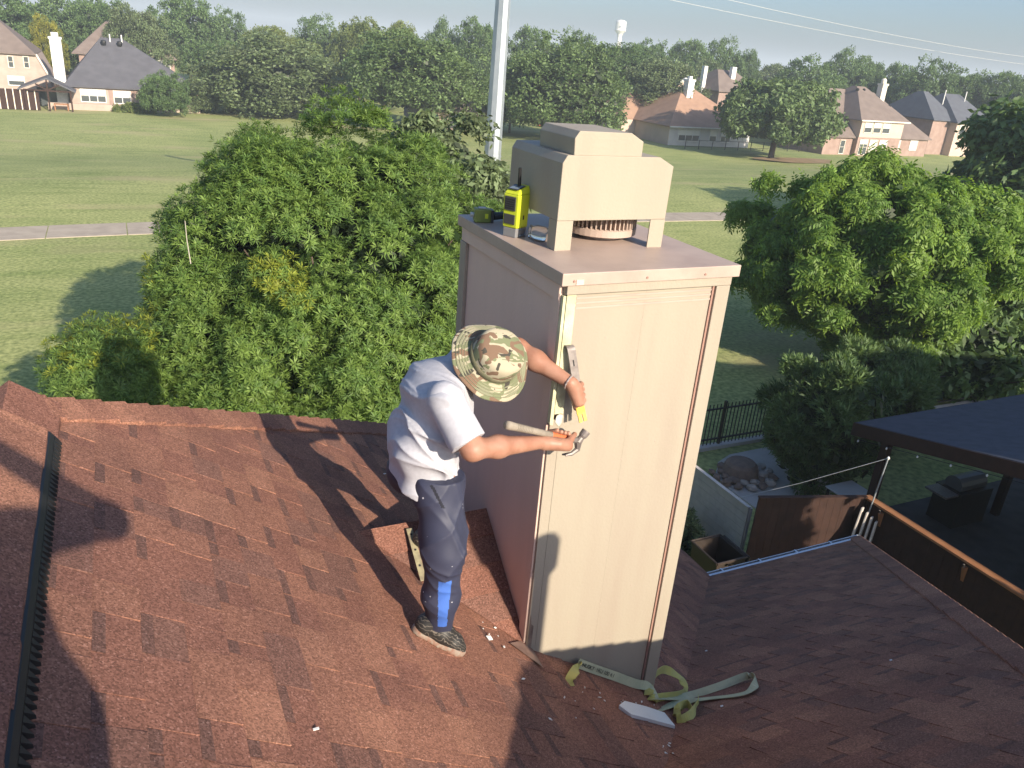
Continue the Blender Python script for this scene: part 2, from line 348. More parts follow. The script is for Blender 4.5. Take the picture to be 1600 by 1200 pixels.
def deckf(m):
    A, B, C_, = (RX, WY, RZ), (RX, RE, RZ), (WE, WY, RZ)
    for f in ([A, (XE, YW, ZE), (XE, YF, ZE), B], [A, C_, (XR, YW, ZE), (XE, YW, ZE)][::-1], [C_, (XR, YB, ZE), (XR, YW, ZE)], [A, (XW, YB, ZE), (XR, YB, ZE), C_], [A, B, (XW, YF, ZE), (XW, YB, ZE)], [B, (XE, YF, ZE), (XW, YF, ZE)]):
        m.add(f, [tuple(range(len(f)))])
    m.prism([(XW, YB, ZE-.02), (XR, YB, ZE-.02), (XR, YW, ZE-.02), (XE, YW, ZE-.02), (XE, YF, ZE-.02), (XW, YF, ZE-.02)], (0, 0, -.16))
roof = part('roof', M_SH[3], house, deckf)

def clip(poly, n, d):                                       # keep n.p <= d  (2d)
    out = []
    for i in range(len(poly)):
        a, bq = poly[i-1], poly[i]; da, db = n[0]*a[0]+n[1]*a[1]-d, n[0]*bq[0]+n[1]*bq[1]-d
        if (da <= 0) != (db <= 0):
            k = da/(da-db); out.append((a[0]+k*(bq[0]-a[0]), a[1]+k*(bq[1]-a[1])))
        if db <= 0: out.append(bq)
    return out
PIECES = []
def shingle_plane(O, a, d, halfplanes, smax, smin_, umax):
    O, a, d = map(np.array, (O, a, d)); nrm = np.cross(a, d); nrm = nrm if nrm[2] > 0 else -nrm
    EXP = 0.143; k = 0
    while k*EXP < umax+EXP:
        u0, u1 = k*EXP-.0997, (k+1)*EXP-.0997; s = smin_+random.uniform(-.3, 0); tab = True
        while s < smax:
            wd = random.uniform(.13, .30) if tab else random.uniform(.07, .19)
            P = [(s, u0), (s+wd-.002, u0), (s+wd-.002, u1), (s, u1)]
            cpt = O+a*(s+wd/2)+d*(u0+u1)/2; px, py, dp = proj(cpt)
            if dp > .5 and -350 < px < 1950 and -200 < py < 1500:
                for n, dd in halfplanes: P = clip(P, n, dd) if len(P) > 2 else P
                if len(P) > 2:
                    hb = 0.0065 if tab else 0.003
                    f = lambda uu: 0.0015+(hb)*(uu-u0)/EXP
                    top = [O+a*p[0]+d*p[1]+nrm*f(p[1]) for p in P]; bot = [O+a*p[0]+d*p[1]-nrm*.004 for p in P]; n_ = len(P)
                    q = random.random()
                    mi = (0 if q < .42 else 1 if q < .68 else 3 if q < .90 else 2) if tab else (3 if q < .45 else 0 if q < .85 else 2)
                    Vv = top+bot; Ff = [tuple(range(n_))]+[(i, n_+i, n_+(i+1) % n_, (i+1) % n_) for i in range(n_)]; mm = [mi]*len(Ff)
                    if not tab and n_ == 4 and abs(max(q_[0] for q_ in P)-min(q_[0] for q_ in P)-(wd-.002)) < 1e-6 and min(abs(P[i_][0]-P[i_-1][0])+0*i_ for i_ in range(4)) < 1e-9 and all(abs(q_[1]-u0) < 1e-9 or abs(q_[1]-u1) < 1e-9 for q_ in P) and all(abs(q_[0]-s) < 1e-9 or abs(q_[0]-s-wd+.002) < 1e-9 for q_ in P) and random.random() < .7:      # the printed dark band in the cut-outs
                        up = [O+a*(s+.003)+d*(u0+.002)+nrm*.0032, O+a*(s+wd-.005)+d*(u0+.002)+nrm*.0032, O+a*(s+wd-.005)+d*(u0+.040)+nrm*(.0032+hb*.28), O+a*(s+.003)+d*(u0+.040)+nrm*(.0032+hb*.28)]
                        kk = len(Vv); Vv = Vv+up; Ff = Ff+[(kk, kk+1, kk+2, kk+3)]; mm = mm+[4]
                    vis = -20 < px < 1620 and -20 < py < 1220
                    PIECES.append((dp if vis else dp+50, Vv, Ff, mm))
            s += wd; tab = not tab if random.random() < .8 else tab
        k += 1
LU = RUN*SEC
shingle_plane((RX, WY, RZ), (0, 1, 0), (1/SEC, 0, -T/SEC), [((-1, 1/SEC), 0), ((1, -1/SEC), RE-WY), ((0, 1), LU), ((0, -1), 0)], 11, -1, LU)
shingle_plane((RX, WY, RZ), (1, 0, 0), (0, 1/SEC, -T/SEC), [((-1, 1/SEC), 0), ((1, -1/SEC), WE-RX), ((0, 1), LU), ((0, -1), 0)], 10, -1, LU)
shingle_plane((RX, WY, RZ), (0, 1, 0), (-1/SEC, 0, -T/SEC), [((1, -1/SEC), RE-WY), ((0, 1), .9), ((0, -1), 0)], 5, 0, .9)
PIECES.sort(key=lambda p: p[0])
for dp, Vv, Ff, mm in PIECES[:300]: rawmesh('shingle', Vv, Ff, M_SH, mm, parent=roof)
rest = MB()
for dp, Vv, Ff, mm in PIECES[300:]:
    k = len(rest.v); rest.v += [tuple(p) for p in Vv]; rest.f += [tuple(i+k for i in f) for f in Ff]; rest.m += mm
tag(rest.build('more_shingles', M_SH, roof), kind='stuff')
def caps(P0, P1, e1, e2, wdt=.135, step=.145, name='ridge_cap', lift=0.0):
    P0, P1, e1, e2 = map(np.array, (P0, P1, e1, e2)); L = np.linalg.norm(P1-P0); d = (P1-P0)/L; s = 0.0
    while s < L-.02:
        e = min(s+step+.03, L); c0, c1 = P0+d*s, P0+d*e; h0, h1 = .012+lift, .026+lift; j = random.uniform(-.004, .004)
        up = np.array((0, 0, 1.)); ax = [c0+e1*(wdt+j)+up*(h0-.002), c0+up*(h0+.012), c0+e2*(wdt+j)+up*(h0-.002)]; bx = [c1+e1*(wdt+j)+up*h1, c1+up*(h1+.012), c1+e2*(wdt+j)+up*h1]
        lo = [p-up*.022 for p in bx]
        m = MB(); mi = random.choice([0, 0, 3, 1])
        m.add(ax+bx+lo, [(0, 3, 4, 1), (1, 4, 5, 2), (3, 6, 7, 4), (4, 7, 8, 5)], 0)
        m.add([ax[0], bx[0], lo[0], ax[0]-up*.02, ax[2], bx[2], lo[2], ax[2]-up*.02], [(0, 3, 2, 1), (4, 5, 6, 7)], 0)
        m.build(name, [M_SH[mi]], roof); s += step
def inplane(dirv, nrm):
    v = np.cross(np.array(dirv, float), np.array(nrm, float)); return v/np.linalg.norm(v)
nM, nF, nW, nE, nB, nLf = (T, 0, 1), (0, T, 1), (0, T, 1), (T, 0, 1), (0, -T, 1), (-T, 0, 1)
dh = np.array((1, 1, -T)); dh = dh/np.linalg.norm(dh)
e1 = inplane(dh, nM); e1 = e1 if e1@np.array((1, -1, 0)) > 0 else -e1
e2 = inplane(dh, nF); e2 = e2 if e2@np.array((-1, 1, 0)) > 0 else -e2
caps(np.array((RX, RE, RZ))+dh*.0, np.array((RX, RE, RZ))+dh*4.6, e1, e2)
e3 = inplane(dh, nW); e3 = e3 if e3@np.array((-1, 1, 0)) > 0 else -e3
e4 = inplane(dh, nE); e4 = e4 if e4@np.array((1, -1, 0)) > 0 else -e4
caps((WE, WY, RZ), (XR, YW, ZE), e3, e4)
dl = np.array((-1, 1, -T)); dl = dl/np.linalg.norm(dl); e5 = inplane(dl, nLf); e5 = e5 if e5[1] < 0 else -e5; e6 = inplane(dl, nF); e6 = e6 if e6[0] > 0 else -e6
caps(np.array((RX, RE, RZ))+dl*.32, np.array((RX, RE, RZ))+dl*2.2, e5, e6)
_eM, _eL = np.array((1/SEC, 0, -T/SEC)), np.array((-1/SEC, 0, -T/SEC))
caps((RX, 3.08, RZ), (RX, RE+.10, RZ), _eM, _eL, wdt=.20, lift=.006)
# ridge vent under its own row of caps; the black baffle shows along the right edge
caps((RX, WY, RZ), (RX, 3.07, RZ), _eM, _eL, wdt=.165, step=.19, lift=.030)
XV = -0.338; zv = lambda x: RZ-T*(x-RX)
def ventf(m):
    y0, y1 = WY, 3.085
    m.prism([(XV-.03, y0, zv(XV-.03)-.01), (XV+.012, y0, zv(XV+.012)-.01), (XV+.016, y0, zv(XV+.016)+.030), (XV+.004, y0, zv(XV+.004)+.040), (XV-.03, y0, zv(XV-.03)+.034)], (0, y1-y0, 0))
part('ridge_vent', M_BLACK, roof, ventf)
def teethf(m):
    y = WY
    while y < 3.07:
        z = zv(XV+.02); m.add([(XV+.0165, y, z+.030), (XV+.0165, y+.024, z+.030), (XV+.036, y+.012, z+.004), (XV+.0165, y, z), (XV+.0165, y+.024, z), (XV+.036, y+.012, z-.014)], [(0, 2, 1), (3, 4, 5), (0, 3, 5, 2), (1, 2, 5, 4)]); y += .030
tag(part('vent_baffle', M_BLACK, roof, teethf), kind='stuff')
# gutter on the wing's eave
def gutf(m):
    x0, x1 = XE-.4, XR+.02
    m.box(x0, x1, YW+.005, YW+.012, ZE-.11, ZE+.014); m.box(x0, x1, YW+.012, YW+.045, ZE-.11, ZE-.104); m.box(x0, x1, YW+.045, YW+.056, ZE-.11, ZE+.012)
    m.box(x1-.006, x1, YW+.012, YW+.045, ZE-.104, ZE+.010)
gut = part('gutter', M_ALU, house, gutf)
for gx in np.arange(XE+.2, XR, .6): part('gutter_strap', M_ALU, house, lambda m: m.box(gx-.012, gx+.012, YW+.006, YW+.060, ZE+.0145, ZE+.020))
part('drip_edge', M_ALU, house, lambda m: m.box(XE-.3, XR+.01, YW-.045, YW+.004, ZE+.012, ZE+.0215))

# ------------------------------------------------------------------ the chimney chase
CX0, CX1, CY0, CY1, CZ = 1.605, 2.465, 2.741, 3.850, 7.630
chim = empty('chimney', (2.03, 3.3, 5.4), 'beige wooden chimney chase with a flat metal cap and a boxy metal shroud', 'chimney')
def coref(m): m.box(CX0+.022, CX1-.022, CY0+.022, CY1-.022, 4.2, CZ)
part('core', M_SHEATH, chim, coref)
TR = 0.078
bx = np.linspace(CX0+.052, CX1-TR-.010, 5)
for i in range(4):
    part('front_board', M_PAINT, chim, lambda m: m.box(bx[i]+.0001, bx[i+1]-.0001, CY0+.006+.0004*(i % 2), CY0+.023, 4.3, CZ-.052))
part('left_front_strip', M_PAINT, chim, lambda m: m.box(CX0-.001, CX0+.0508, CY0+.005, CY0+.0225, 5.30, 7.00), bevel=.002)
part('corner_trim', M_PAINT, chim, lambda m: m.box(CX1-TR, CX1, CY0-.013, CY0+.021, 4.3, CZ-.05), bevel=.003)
part('trim_gap', M_PAINTD, chim, lambda m: m.box(CX1-TR-.012, CX1-TR-.0005, CY0-.001, CY0+.0221, 4.3, CZ-.054))  # brown strip filling the gap beside the corner trim
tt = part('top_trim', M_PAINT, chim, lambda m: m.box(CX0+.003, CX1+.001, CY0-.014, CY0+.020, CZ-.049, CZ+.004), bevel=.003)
for k in range(3): part('trim_groove', M_CAPP, chim, lambda m: m.box(CX0+.06, CX1-TR-.014, CY0+.002, CY0+.0062, CZ-.074-.022*k, CZ-.0655-.022*k))
nh_ = [(CX1-.022, z) for z in np.arange(5.0, 7.55, .42)]+[(CX1-.058, z+.03) for z in np.arange(5.2, 7.5, .42)]+[(bx[k], z+.07*k) for k in (1, 2, 3) for z in (5.75, 6.6, 7.3)]
for (nx_, nz_) in nh_: part('nail_head', M_CAPP, chim, lambda m: m.lathe([(.004, 0), (.003, .0012)], (nx_, CY0-.0128 if nx_ > CX1-TR else CY0+.0062, nz_), 7, axis=(0, -1, 0)))
# the pried part of the left corner: pale bare wood, dark slot, the loosened strip and the torn bottom
part('bare_wood', M_RAW, chim, lambda m: m.box(CX0+.014, CX0+.058, CY0+.0015, CY0+.0048, 7.03, CZ-.054))
part('open_slot', M_BLACK, chim, lambda m: m.box(CX0+.006, CX0+.0135, CY0+.0012, CY0+.0058, 7.02, CZ-.06))
part('loose_strip', M_RAW, chim, lambda m: m.hexa([(CX0-.012, CY0-.012, 6.99), (CX0+.003, CY0-.014, 6.985), (CX0+.004, CY0+.012, 6.985), (CX0-.012, CY0+.014, 6.99), (CX0-.006, CY0-.004, CZ-.055), (CX0+.0055, CY0-.006, CZ-.055), (CX0+.0055, CY0+.014, CZ-.055), (CX0-.006, CY0+.016, CZ-.055)]))
part('torn_paint', mat('primer white', (.50, .50, .46), .8, (.44, .42, .36), 40), chim, lambda m: m.prism([(CX0+.022, CY0+.0035, 6.99), (CX0+.045, CY0+.0035, 6.965), (CX0+.056, CY0+.0035, 6.985), (CX0+.058, CY0+.0035, 7.02), (CX0+.042, CY0+.0035, 7.028), (CX0+.026, CY0+.0035, 7.02)], (0, -.0022, 0)))
part('torn_corner', M_SHEATH, chim, lambda m: m.prism([(CX0-.002, CY0+.0032, 5.60), (CX0+.024, CY0+.0032, 5.58), (CX0+.026, CY0+.0032, 5.86), (CX0+.012, CY0+.0032, 5.875), (CX0+.006, CY0+.0032, 5.93)], (0, -.0022, 0)))
by = np.linspace(CY0+.085, CY1-.07, 6)
for i in range(5):
    part('side_board', M_PAINT_LIFTED, chim, lambda m: m.box(CX0+.002, CX0+.024, by[i]+.0003, by[i+1]-.0003, 4.3, CZ-.085), bevel=.0005)
part('side_trim', M_PAINT_LIFTED, chim, lambda m: m.box(CX0-.012, CX0+.02, CY0+.018, CY0+.082, 5.66, CZ-.05), bevel=.003)
part('side_top_trim', M_PAINT_LIFTED, chim, lambda m: m.box(CX0-.014, CX0+.02, CY0+.022, CY1, CZ-.082, CZ+.003), bevel=.003)
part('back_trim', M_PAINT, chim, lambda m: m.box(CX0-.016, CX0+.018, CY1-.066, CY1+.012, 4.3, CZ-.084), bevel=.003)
part('right_side', M_PAINT_LIFTED, chim, lambda m: m.box(CX1-.024, CX1-.001, CY0+.022, CY1, 4.3, CZ-.05))
part('back_side', M_PAINT_LIFTED, chim, lambda m: m.box(CX0+.02, CX1-.02, CY1-.024, CY1, 4.3, CZ-.05))
def capf(m):
    x0, x1, y0, y1, z0, z1 = 1.575, 2.498, 2.718, 3.876, CZ-.008, CZ+.046
    c = ((x0+x1)/2, (y0+y1)/2, z1+.006)
    m.add([(x0, y0, z0), (x1, y0, z0), (x1, y1, z0), (x0, y1, z0), (x0, y0, z1), (x1, y0, z1), (x1, y1, z1), (x0, y1, z1), c], [(3, 2, 1, 0), (0, 1, 5, 4), (1, 2, 6, 5), (2, 3, 7, 6), (3, 0, 4, 7), (4, 5, 8), (5, 6, 8), (6, 7, 8), (7, 4, 8)])
capo = part('metal_cap', M_CAPP, chim, capf, bevel=.003)
for sx in (1.63, 1.655, 1.99, 2.30): part('screw', M_PAINTD, chim, lambda m: m.lathe([(.0055, 0), (.005, .003)], (sx, 2.7178, CZ+.012), 8, axis=(0, -1, 0)))
part('cap_seam', M_PAINT_LIFTED, chim, lambda m: m.box(1.64, 1.675, 2.7145, 2.7182, CZ-.004, CZ+.018))
# stepped shroud on four corner legs
SX0, SX1, SY0, SY1, ST = 1.720, 2.300, 3.070, 3.587, CZ+.046
def shroudf(m):
    lo = [(SX0, 7.812), (SX1, 7.812), (SX1+.004, 8.055), (2.222, 8.095), (1.741, 8.095), (SX0, 8.061)]
    m.prism([(a, SY0, z) for a, z in lo], (0, SY1-SY0, 0))
part('shroud_hood', M_PAINT, chim, shroudf, bevel=.003)
def shroud2(m):
    hi = [(1.772, 8.094), (2.121, 8.094), (2.121, 8.160), (2.054, 8.195), (1.790, 8.197), (1.768, 8.165)]
    m.prism([(a, SY0+.001, z) for a, z in hi], (0, .33, 0))
part('shroud_top', M_PAINT, chim, shroud2, bevel=.003)
for (lx, ly, sx, sy) in ((SX0, SY0, 1, 1), (SX1, SY0, -1, 1), (SX0, SY1, 1, -1), (SX1, SY1, -1, -1)):
    def legf(m):
        m.box(min(lx, lx+sx*.082), max(lx, lx+sx*.082), min(ly, ly+sy*.006), max(ly, ly+sy*.006), ST-.004, 7.8118)
        m.box(min(lx, lx+sx*.006), max(lx, lx+sx*.006), min(ly+sy*.0065, ly+sy*.075), max(ly+sy*.0065, ly+sy*.075), ST-.004, 7.8118)
    part('shroud_leg', M_PAINT, chim, legf)
def ventc(m):
    c = (2.107, 3.33, ST); m.lathe([(.105, -.01), (.105, .018), (.15, .022), (.178, .03), (.180, .062), (.172, .066), (.150, .067), (.150, .135)], c, 40)
flue = part('flue_cap', M_CAPP, chim, ventc)
for k in range(48):
    a = 2*math.pi*k/48; cx, cy = 2.107+.166*math.cos(a), 3.33+.166*math.sin(a)
    part('louvre', M_CAPP, flue, lambda m: m.obox((cx, cy, ST+.10), (.012*math.cos(a), .012*math.sin(a), 0), (-.003*math.sin(a), .003*math.cos(a), 0), (0, 0, .034)))
# cricket (little saddle roof) on the uphill side, with flashing
CRZ, CRY = 6.197, 3.335
def crick(m):
    xr = (PL_MAIN[1]-CRZ)/T
    A = (CX0+.01, CRY, CRZ); B = (xr, CRY, CRZ); C1 = (CX0+.01, CY0+.01, zmain(CX0)+.012); C2 = (CX0+.01, CY1+.05, zmain(CX0)+.012)
    m.add([A, B, C1, C2], [(0, 1, 2), (0, 3, 1)])
part('cricket', M_SH[3], roof, crick)
def ckrows(m):
    xr = (PL_MAIN[1]-CRZ)/T; a0 = np.array((CX0-.001, CRY, CRZ)); b0 = np.array((xr, CRY, CRZ)); c0 = np.array((CX0-.001, CY0+.01, zmain(CX0)+.012))
    for k in range(5):
        f0, f1 = k/5., (k+1)/5.; up = np.array((0, -.4, .9))
        P = [a0+(c0-a0)*f0, b0+(c0-b0)*f0, b0+(c0-b0)*f1, a0+(c0-a0)*f1]
        m.prism([P[0]+up*.001, P[1]+up*.001, P[2]+up*.009, P[3]+up*.009][::-1], (0, 0, -.006), k % 2)
tag(part('cricket_shingles', [M_SH[3], M_SH[2]], roof, ckrows), kind='stuff')
part('corner_flashing', mat('rusty flashing', (0.22, 0.14, 0.11), .6, (0.15, .09, .07), 20), chim, lambda m: m.add([(CX0-.11, CY0-.02, zmain(CX0-.11)+.016), (CX0+.02, CY0-.15, zmain(CX0+.02)+.016), (CX0+.03, CY0-.006, zmain(CX0+.03)+.02), (CX0-.02, CY0+.03, zmain(CX0-.02)+.022)], [(0, 1, 2, 3)]))

# vent pipe on the far side of the wing's ridge: only its shadow reaches into the picture
vp = empty('vent_pipe', (2.368, -.5375, 6.85), 'capped metal vent pipe behind the ridge casting its shadow on the chimney', 'vent pipe')
part('pipe', M_GALV, vp, lambda m: m.lathe([(.048, -.12), (.048, .78)], (2.368, -.5375, 6.85), 20), smooth=False)
part('hood', M_GALV, vp, lambda m: m.lathe([(.05, .74), (.082, .78), (.084, .93), (.06, .965), (.01, .975)], (2.368, -.5375, 6.85), 20))

# ------------------------------------------------------------------ foliage
def rot_to(axis):                                           # (N,3) -> (N,3,3) frames whose z is axis, random spin
    N = len(axis); z = axis/np.linalg.norm(axis, axis=1, keepdims=True); r = rng.normal(size=(N, 3)); x = r-z*(r*z).sum(1, keepdims=True)
    x /= np.linalg.norm(x, axis=1, keepdims=True); y = np.cross(z, x); return np.stack([x, y, z], 2)
def scatter(tv, tf, P, axis, size):
    """template verts (k,3) faces (m,4) put at points P along axis"""
    R = rot_to(axis); N = len(P); k = len(tv)
    V = np.einsum('nij,kj->nki', R, tv)*size[:, None, None]+P[:, None, :]
    F = (tf[None]+(np.arange(N)*k)[:, None, None]).reshape(-1, 4); return V.reshape(-1, 3), F
def whorl(n, spread=(35, 80), lw=.15, seed=0):              # narrow leaflets round a shoot tip
    r = np.random.default_rng(seed); V = []; F = []
    for i in range(n):
        a = 2*math.pi*(i/n)+r.uniform(-.3, .3); po = math.radians(r.uniform(*spread)); L = r.uniform(.7, 1.0)
        d = np.array((math.sin(po)*math.cos(a), math.sin(po)*math.sin(a), math.cos(po))); s = np.cross(d, (0, 0, 1.)); s /= np.linalg.norm(s); b0 = np.array((0, 0, -r.uniform(0, .45)))
        k = len(V); V += [b0+d*.08, b0+d*L*.45+s*lw*L/2+np.array((0, 0, .03)), b0+d*L-np.array((0, 0, .14*L)), b0+d*L*.45-s*lw*L/2+np.array((0, 0, .03))]; F.append((k, k+1, k+2, k+3))
    return np.array(V), np.array(F)
def pinnate(pairs, lw=.17, seed=0):                         # arching compound leaves with hanging leaflets
    r = np.random.default_rng(seed); V = []; F = []
    for leaf in range(3):
        a0 = 2*math.pi*leaf/3+r.uniform(-.5, .5)
        def P(t): return np.array((t*math.cos(a0), t*math.sin(a0), .35*t-.75*t*t))
        for i in range(pairs):
            t = .25+.75*i/(pairs-1)
            for sgn in ((-1, 1) if i < pairs-1 else (0,)):
                sd = np.array((-math.sin(a0), math.cos(a0), 0))*sgn; dr = sd*.8+np.array((math.cos(a0), math.sin(a0), 0))*(.45 if sgn else 1)+np.array((0, 0, -.55-r.uniform(0, .35))); dr /= np.linalg.norm(dr)
                L = r.uniform(.34, .46); b0 = P(t); w_ = np.cross(dr, (0, 0, 1.)); w_ = w_/(np.linalg.norm(w_)+1e-6)*lw*L
                k = len(V); V += [b0, b0+dr*L*.45+w_, b0+dr*L, b0+dr*L*.45-w_]; F.append((k, k+1, k+2, k+3))
    return np.array(V), np.array(F)
def clump_leaf(n, seed=0):
    r = np.random.default_rng(seed); V = []; F = []
    for i in range(n):
        c = r.normal(size=3)*.38; d = r.normal(size=3); d[2] *= .6; d /= np.linalg.norm(d); e = np.cross(d, r.normal(size=3)); e /= np.linalg.norm(e); L, W_ = r.uniform(.35, .6), r.uniform(.16, .3)
        k = len(V); V += [c-d*L, c+e*W_, c+d*L, c-e*W_]; F.append((k, k+1, k+2, k+3))
    return np.array(V), np.array(F)
def crown_points(n_clump, n_pts, rx, ry, rz, rc, seed, low=-0.55, jitter=.12, span=(.62, .96)):
    """points spread over leafy clumps sitting on an ellipsoid; returns positions, outward directions, clump id"""
    r = np.random.default_rng(seed); i = np.arange(n_clump)+.5; ph = np.arccos(1-(1-low)*i/n_clump); th = math.pi*(1+5**.5)*i
    D = np.stack([np.cos(th)*np.sin(ph), np.sin(th)*np.sin(ph), np.cos(ph)], 1)+r.normal(size=(n_clump, 3))*jitter
    C = D*np.array((rx, ry, rz))*r.uniform(*span, (n_clump, 1)); R = rc*r.uniform(.65, 1.3, n_clump)
    ci = r.integers(0, n_clump, n_pts); d = r.normal(size=(n_pts, 3)); d /= np.linalg.norm(d, axis=1, keepdims=True)
    o = C[ci]/np.array((rx, ry, rz)); o /= np.linalg.norm(o, axis=1, keepdims=True); d = d+o*.75+np.array((0, 0, .25)); d /= np.linalg.norm(d, axis=1, keepdims=True)
    P = C[ci]+d*(R[ci]*r.uniform(.55, 1.08, n_pts))[:, None]*np.array((1, 1, .85)); return P, d, ci
def limbs(m, base, top, r0, rx, rz, cz, n=6, seed=0):
    r = random.Random(seed); base, top = np.array(base, float), np.array(top, float); mid = (base+top)/2+np.array((r.uniform(-.1, .1), r.uniform(-.1, .1), 0))*rx*.3
    m.tube([base-np.array((0, 0, .15)), base+np.array((0, 0, .12)), mid, top], [r0*1.5, r0*1.05, r0*.85, r0*.55], 9)
    for i in range(n):
        a = 2*math.pi*i/n+r.uniform(-.4, .4); s = base+(top-base)*r.uniform(.55, .98)
        e = np.array((base[0]+math.cos(a)*rx*.72, base[1]+math.sin(a)*rx*.72, cz+rz*r.uniform(-.1, .55))); q = (s+e)/2+np.array((0, 0, -.08*rx))
        m.tube([s, q, e], [r0*.45, r0*.3, r0*.08], 6)

GREENS = {'near': [leaf_mat('leaf fresh', (0.172, 0.262, 0.062), .40), leaf_mat('leaf deep', (0.112, 0.192, 0.048), .36), leaf_mat('leaf yellow tips', (0.26, 0.30, 0.045), .4), leaf_mat('leaf inner', (0.022, 0.045, 0.012), .2)],  # inner leaf colours are darkened to stand in for shade inside the crowns
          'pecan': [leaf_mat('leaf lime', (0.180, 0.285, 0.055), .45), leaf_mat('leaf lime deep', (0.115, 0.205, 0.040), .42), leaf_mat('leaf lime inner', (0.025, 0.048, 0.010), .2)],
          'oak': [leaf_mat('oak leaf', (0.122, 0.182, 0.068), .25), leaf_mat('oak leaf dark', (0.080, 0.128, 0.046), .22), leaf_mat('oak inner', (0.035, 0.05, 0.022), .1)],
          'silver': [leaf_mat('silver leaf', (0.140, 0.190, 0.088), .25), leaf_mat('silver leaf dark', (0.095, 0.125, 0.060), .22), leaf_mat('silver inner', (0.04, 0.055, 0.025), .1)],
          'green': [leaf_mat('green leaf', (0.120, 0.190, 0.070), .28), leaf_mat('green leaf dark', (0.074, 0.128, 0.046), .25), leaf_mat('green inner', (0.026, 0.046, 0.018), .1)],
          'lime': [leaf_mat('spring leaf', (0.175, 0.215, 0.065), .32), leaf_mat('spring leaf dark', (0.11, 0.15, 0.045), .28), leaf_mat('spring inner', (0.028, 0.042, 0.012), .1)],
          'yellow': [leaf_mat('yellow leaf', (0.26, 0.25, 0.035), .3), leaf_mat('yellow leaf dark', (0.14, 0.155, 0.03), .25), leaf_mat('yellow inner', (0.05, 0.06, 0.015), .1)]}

# the big tree behind the roof: shoots ending in whorls of narrow leaflets
def big_tree():
    base = np.array((3.6, 15.2, 0.0)); cz = 3.75
    tr = empty('leafy_tree', base, 'large dense tree with whorls of narrow leaflets behind the shingled roof, left of the chimney', 'tree')
    part('trunk', M_BARK, tr, lambda m: limbs(m, base, base+np.array((0, 0, 3.2)), .17, 3.2, 3.3, cz, 9, 3), smooth=True)
    VV, FF, MI = [], [], []; off = 0
    def put(tv, tf, P, d, s, mi):
        nonlocal off
        V, F = scatter(tv, tf, P, d, s); VV.append(V); FF.append(F+off); MI.append(np.repeat(mi, len(tf))); off += len(V)
    P, d, ci = crown_points(170, 21000, 3.2, 3.0, 3.28, .60, 11, low=-.85, jitter=.06, span=(.72, .97)); P = P+base+np.array((0, 0, cz))
    lobes = [((-.55, 14.4, 2.75), 1.05, 2400), ((1.0, 14.6, 4.35), .85, 1400), ((2.2, 14.2, 6.0), .85, 1400), ((6.1, 14.9, 4.3), 1.15, 1700), ((5.6, 14.4, 2.2), 1.2, 1500), ((3.4, 13.6, 1.9), 1.2, 1500), ((1.5, 14.0, 2.3), 1.15, 1500), ((.6, 14.6, 1.6), 1.1, 1100), ((2.4, 13.8, 3.9), 1.1, 1200), ((1.0, 14.9, 3.3), 1.1, 1300)]
    for c, R, n in lobes:
        dd = rng.normal(size=(n, 3)); dd /= np.linalg.norm(dd, axis=1, keepdims=True); P = np.concatenate([P, np.array(c)+dd*R*rng.uniform(.5, 1.05, (n, 1))]); d = np.concatenate([d, dd+np.array((0, 0, .3))])
    ci2 = np.floor(P*1.15).astype(int); h = np.abs(np.sin(ci2@np.array((12.9, 78.2, 37.7)))*43758.5) % 1
    yel = (h > .955) & (P[:, 2] > 2.6) & (rng.random(len(P)) < .55) | ((P[:, 0] < .3) & (P[:, 2] > 3.1) & (rng.random(len(P)) < .28))
    mi = np.where(yel, 2, np.where(rng.random(len(P)) < .6, 0, 1)); ax = d*.75+np.array((0, 0, .65))
    sz = rng.uniform(.115, .19, len(P))
    for s in range(4):
        k = (np.arange(len(P)) % 4) == s; tv, tf = whorl(13, seed=s); put(tv, tf, P[k], ax[k], sz[k], mi[k])
    q = rng.normal(size=(2600, 3)); q /= np.linalg.norm(q, axis=1, keepdims=True); q *= rng.uniform(.25, .78, (2600, 1))**.6*np.array((3.0, 2.7, 3.2))
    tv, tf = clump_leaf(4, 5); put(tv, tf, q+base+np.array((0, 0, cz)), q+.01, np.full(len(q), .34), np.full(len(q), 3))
    c = rawmesh('crown', np.concatenate(VV), np.concatenate(FF), GREENS['near'], np.concatenate(MI), parent=tr); tag(c, kind='stuff')
    part('bare_shoot', mat('pale dead twig', (.42, .38, .32), .8), tr, lambda m: m.tube([at(289, 345, Y=12.9), at(292, 375, Y=12.9), at(298, 412, Y=12.9)], [.005, .007, .009], 6))
big_tree()

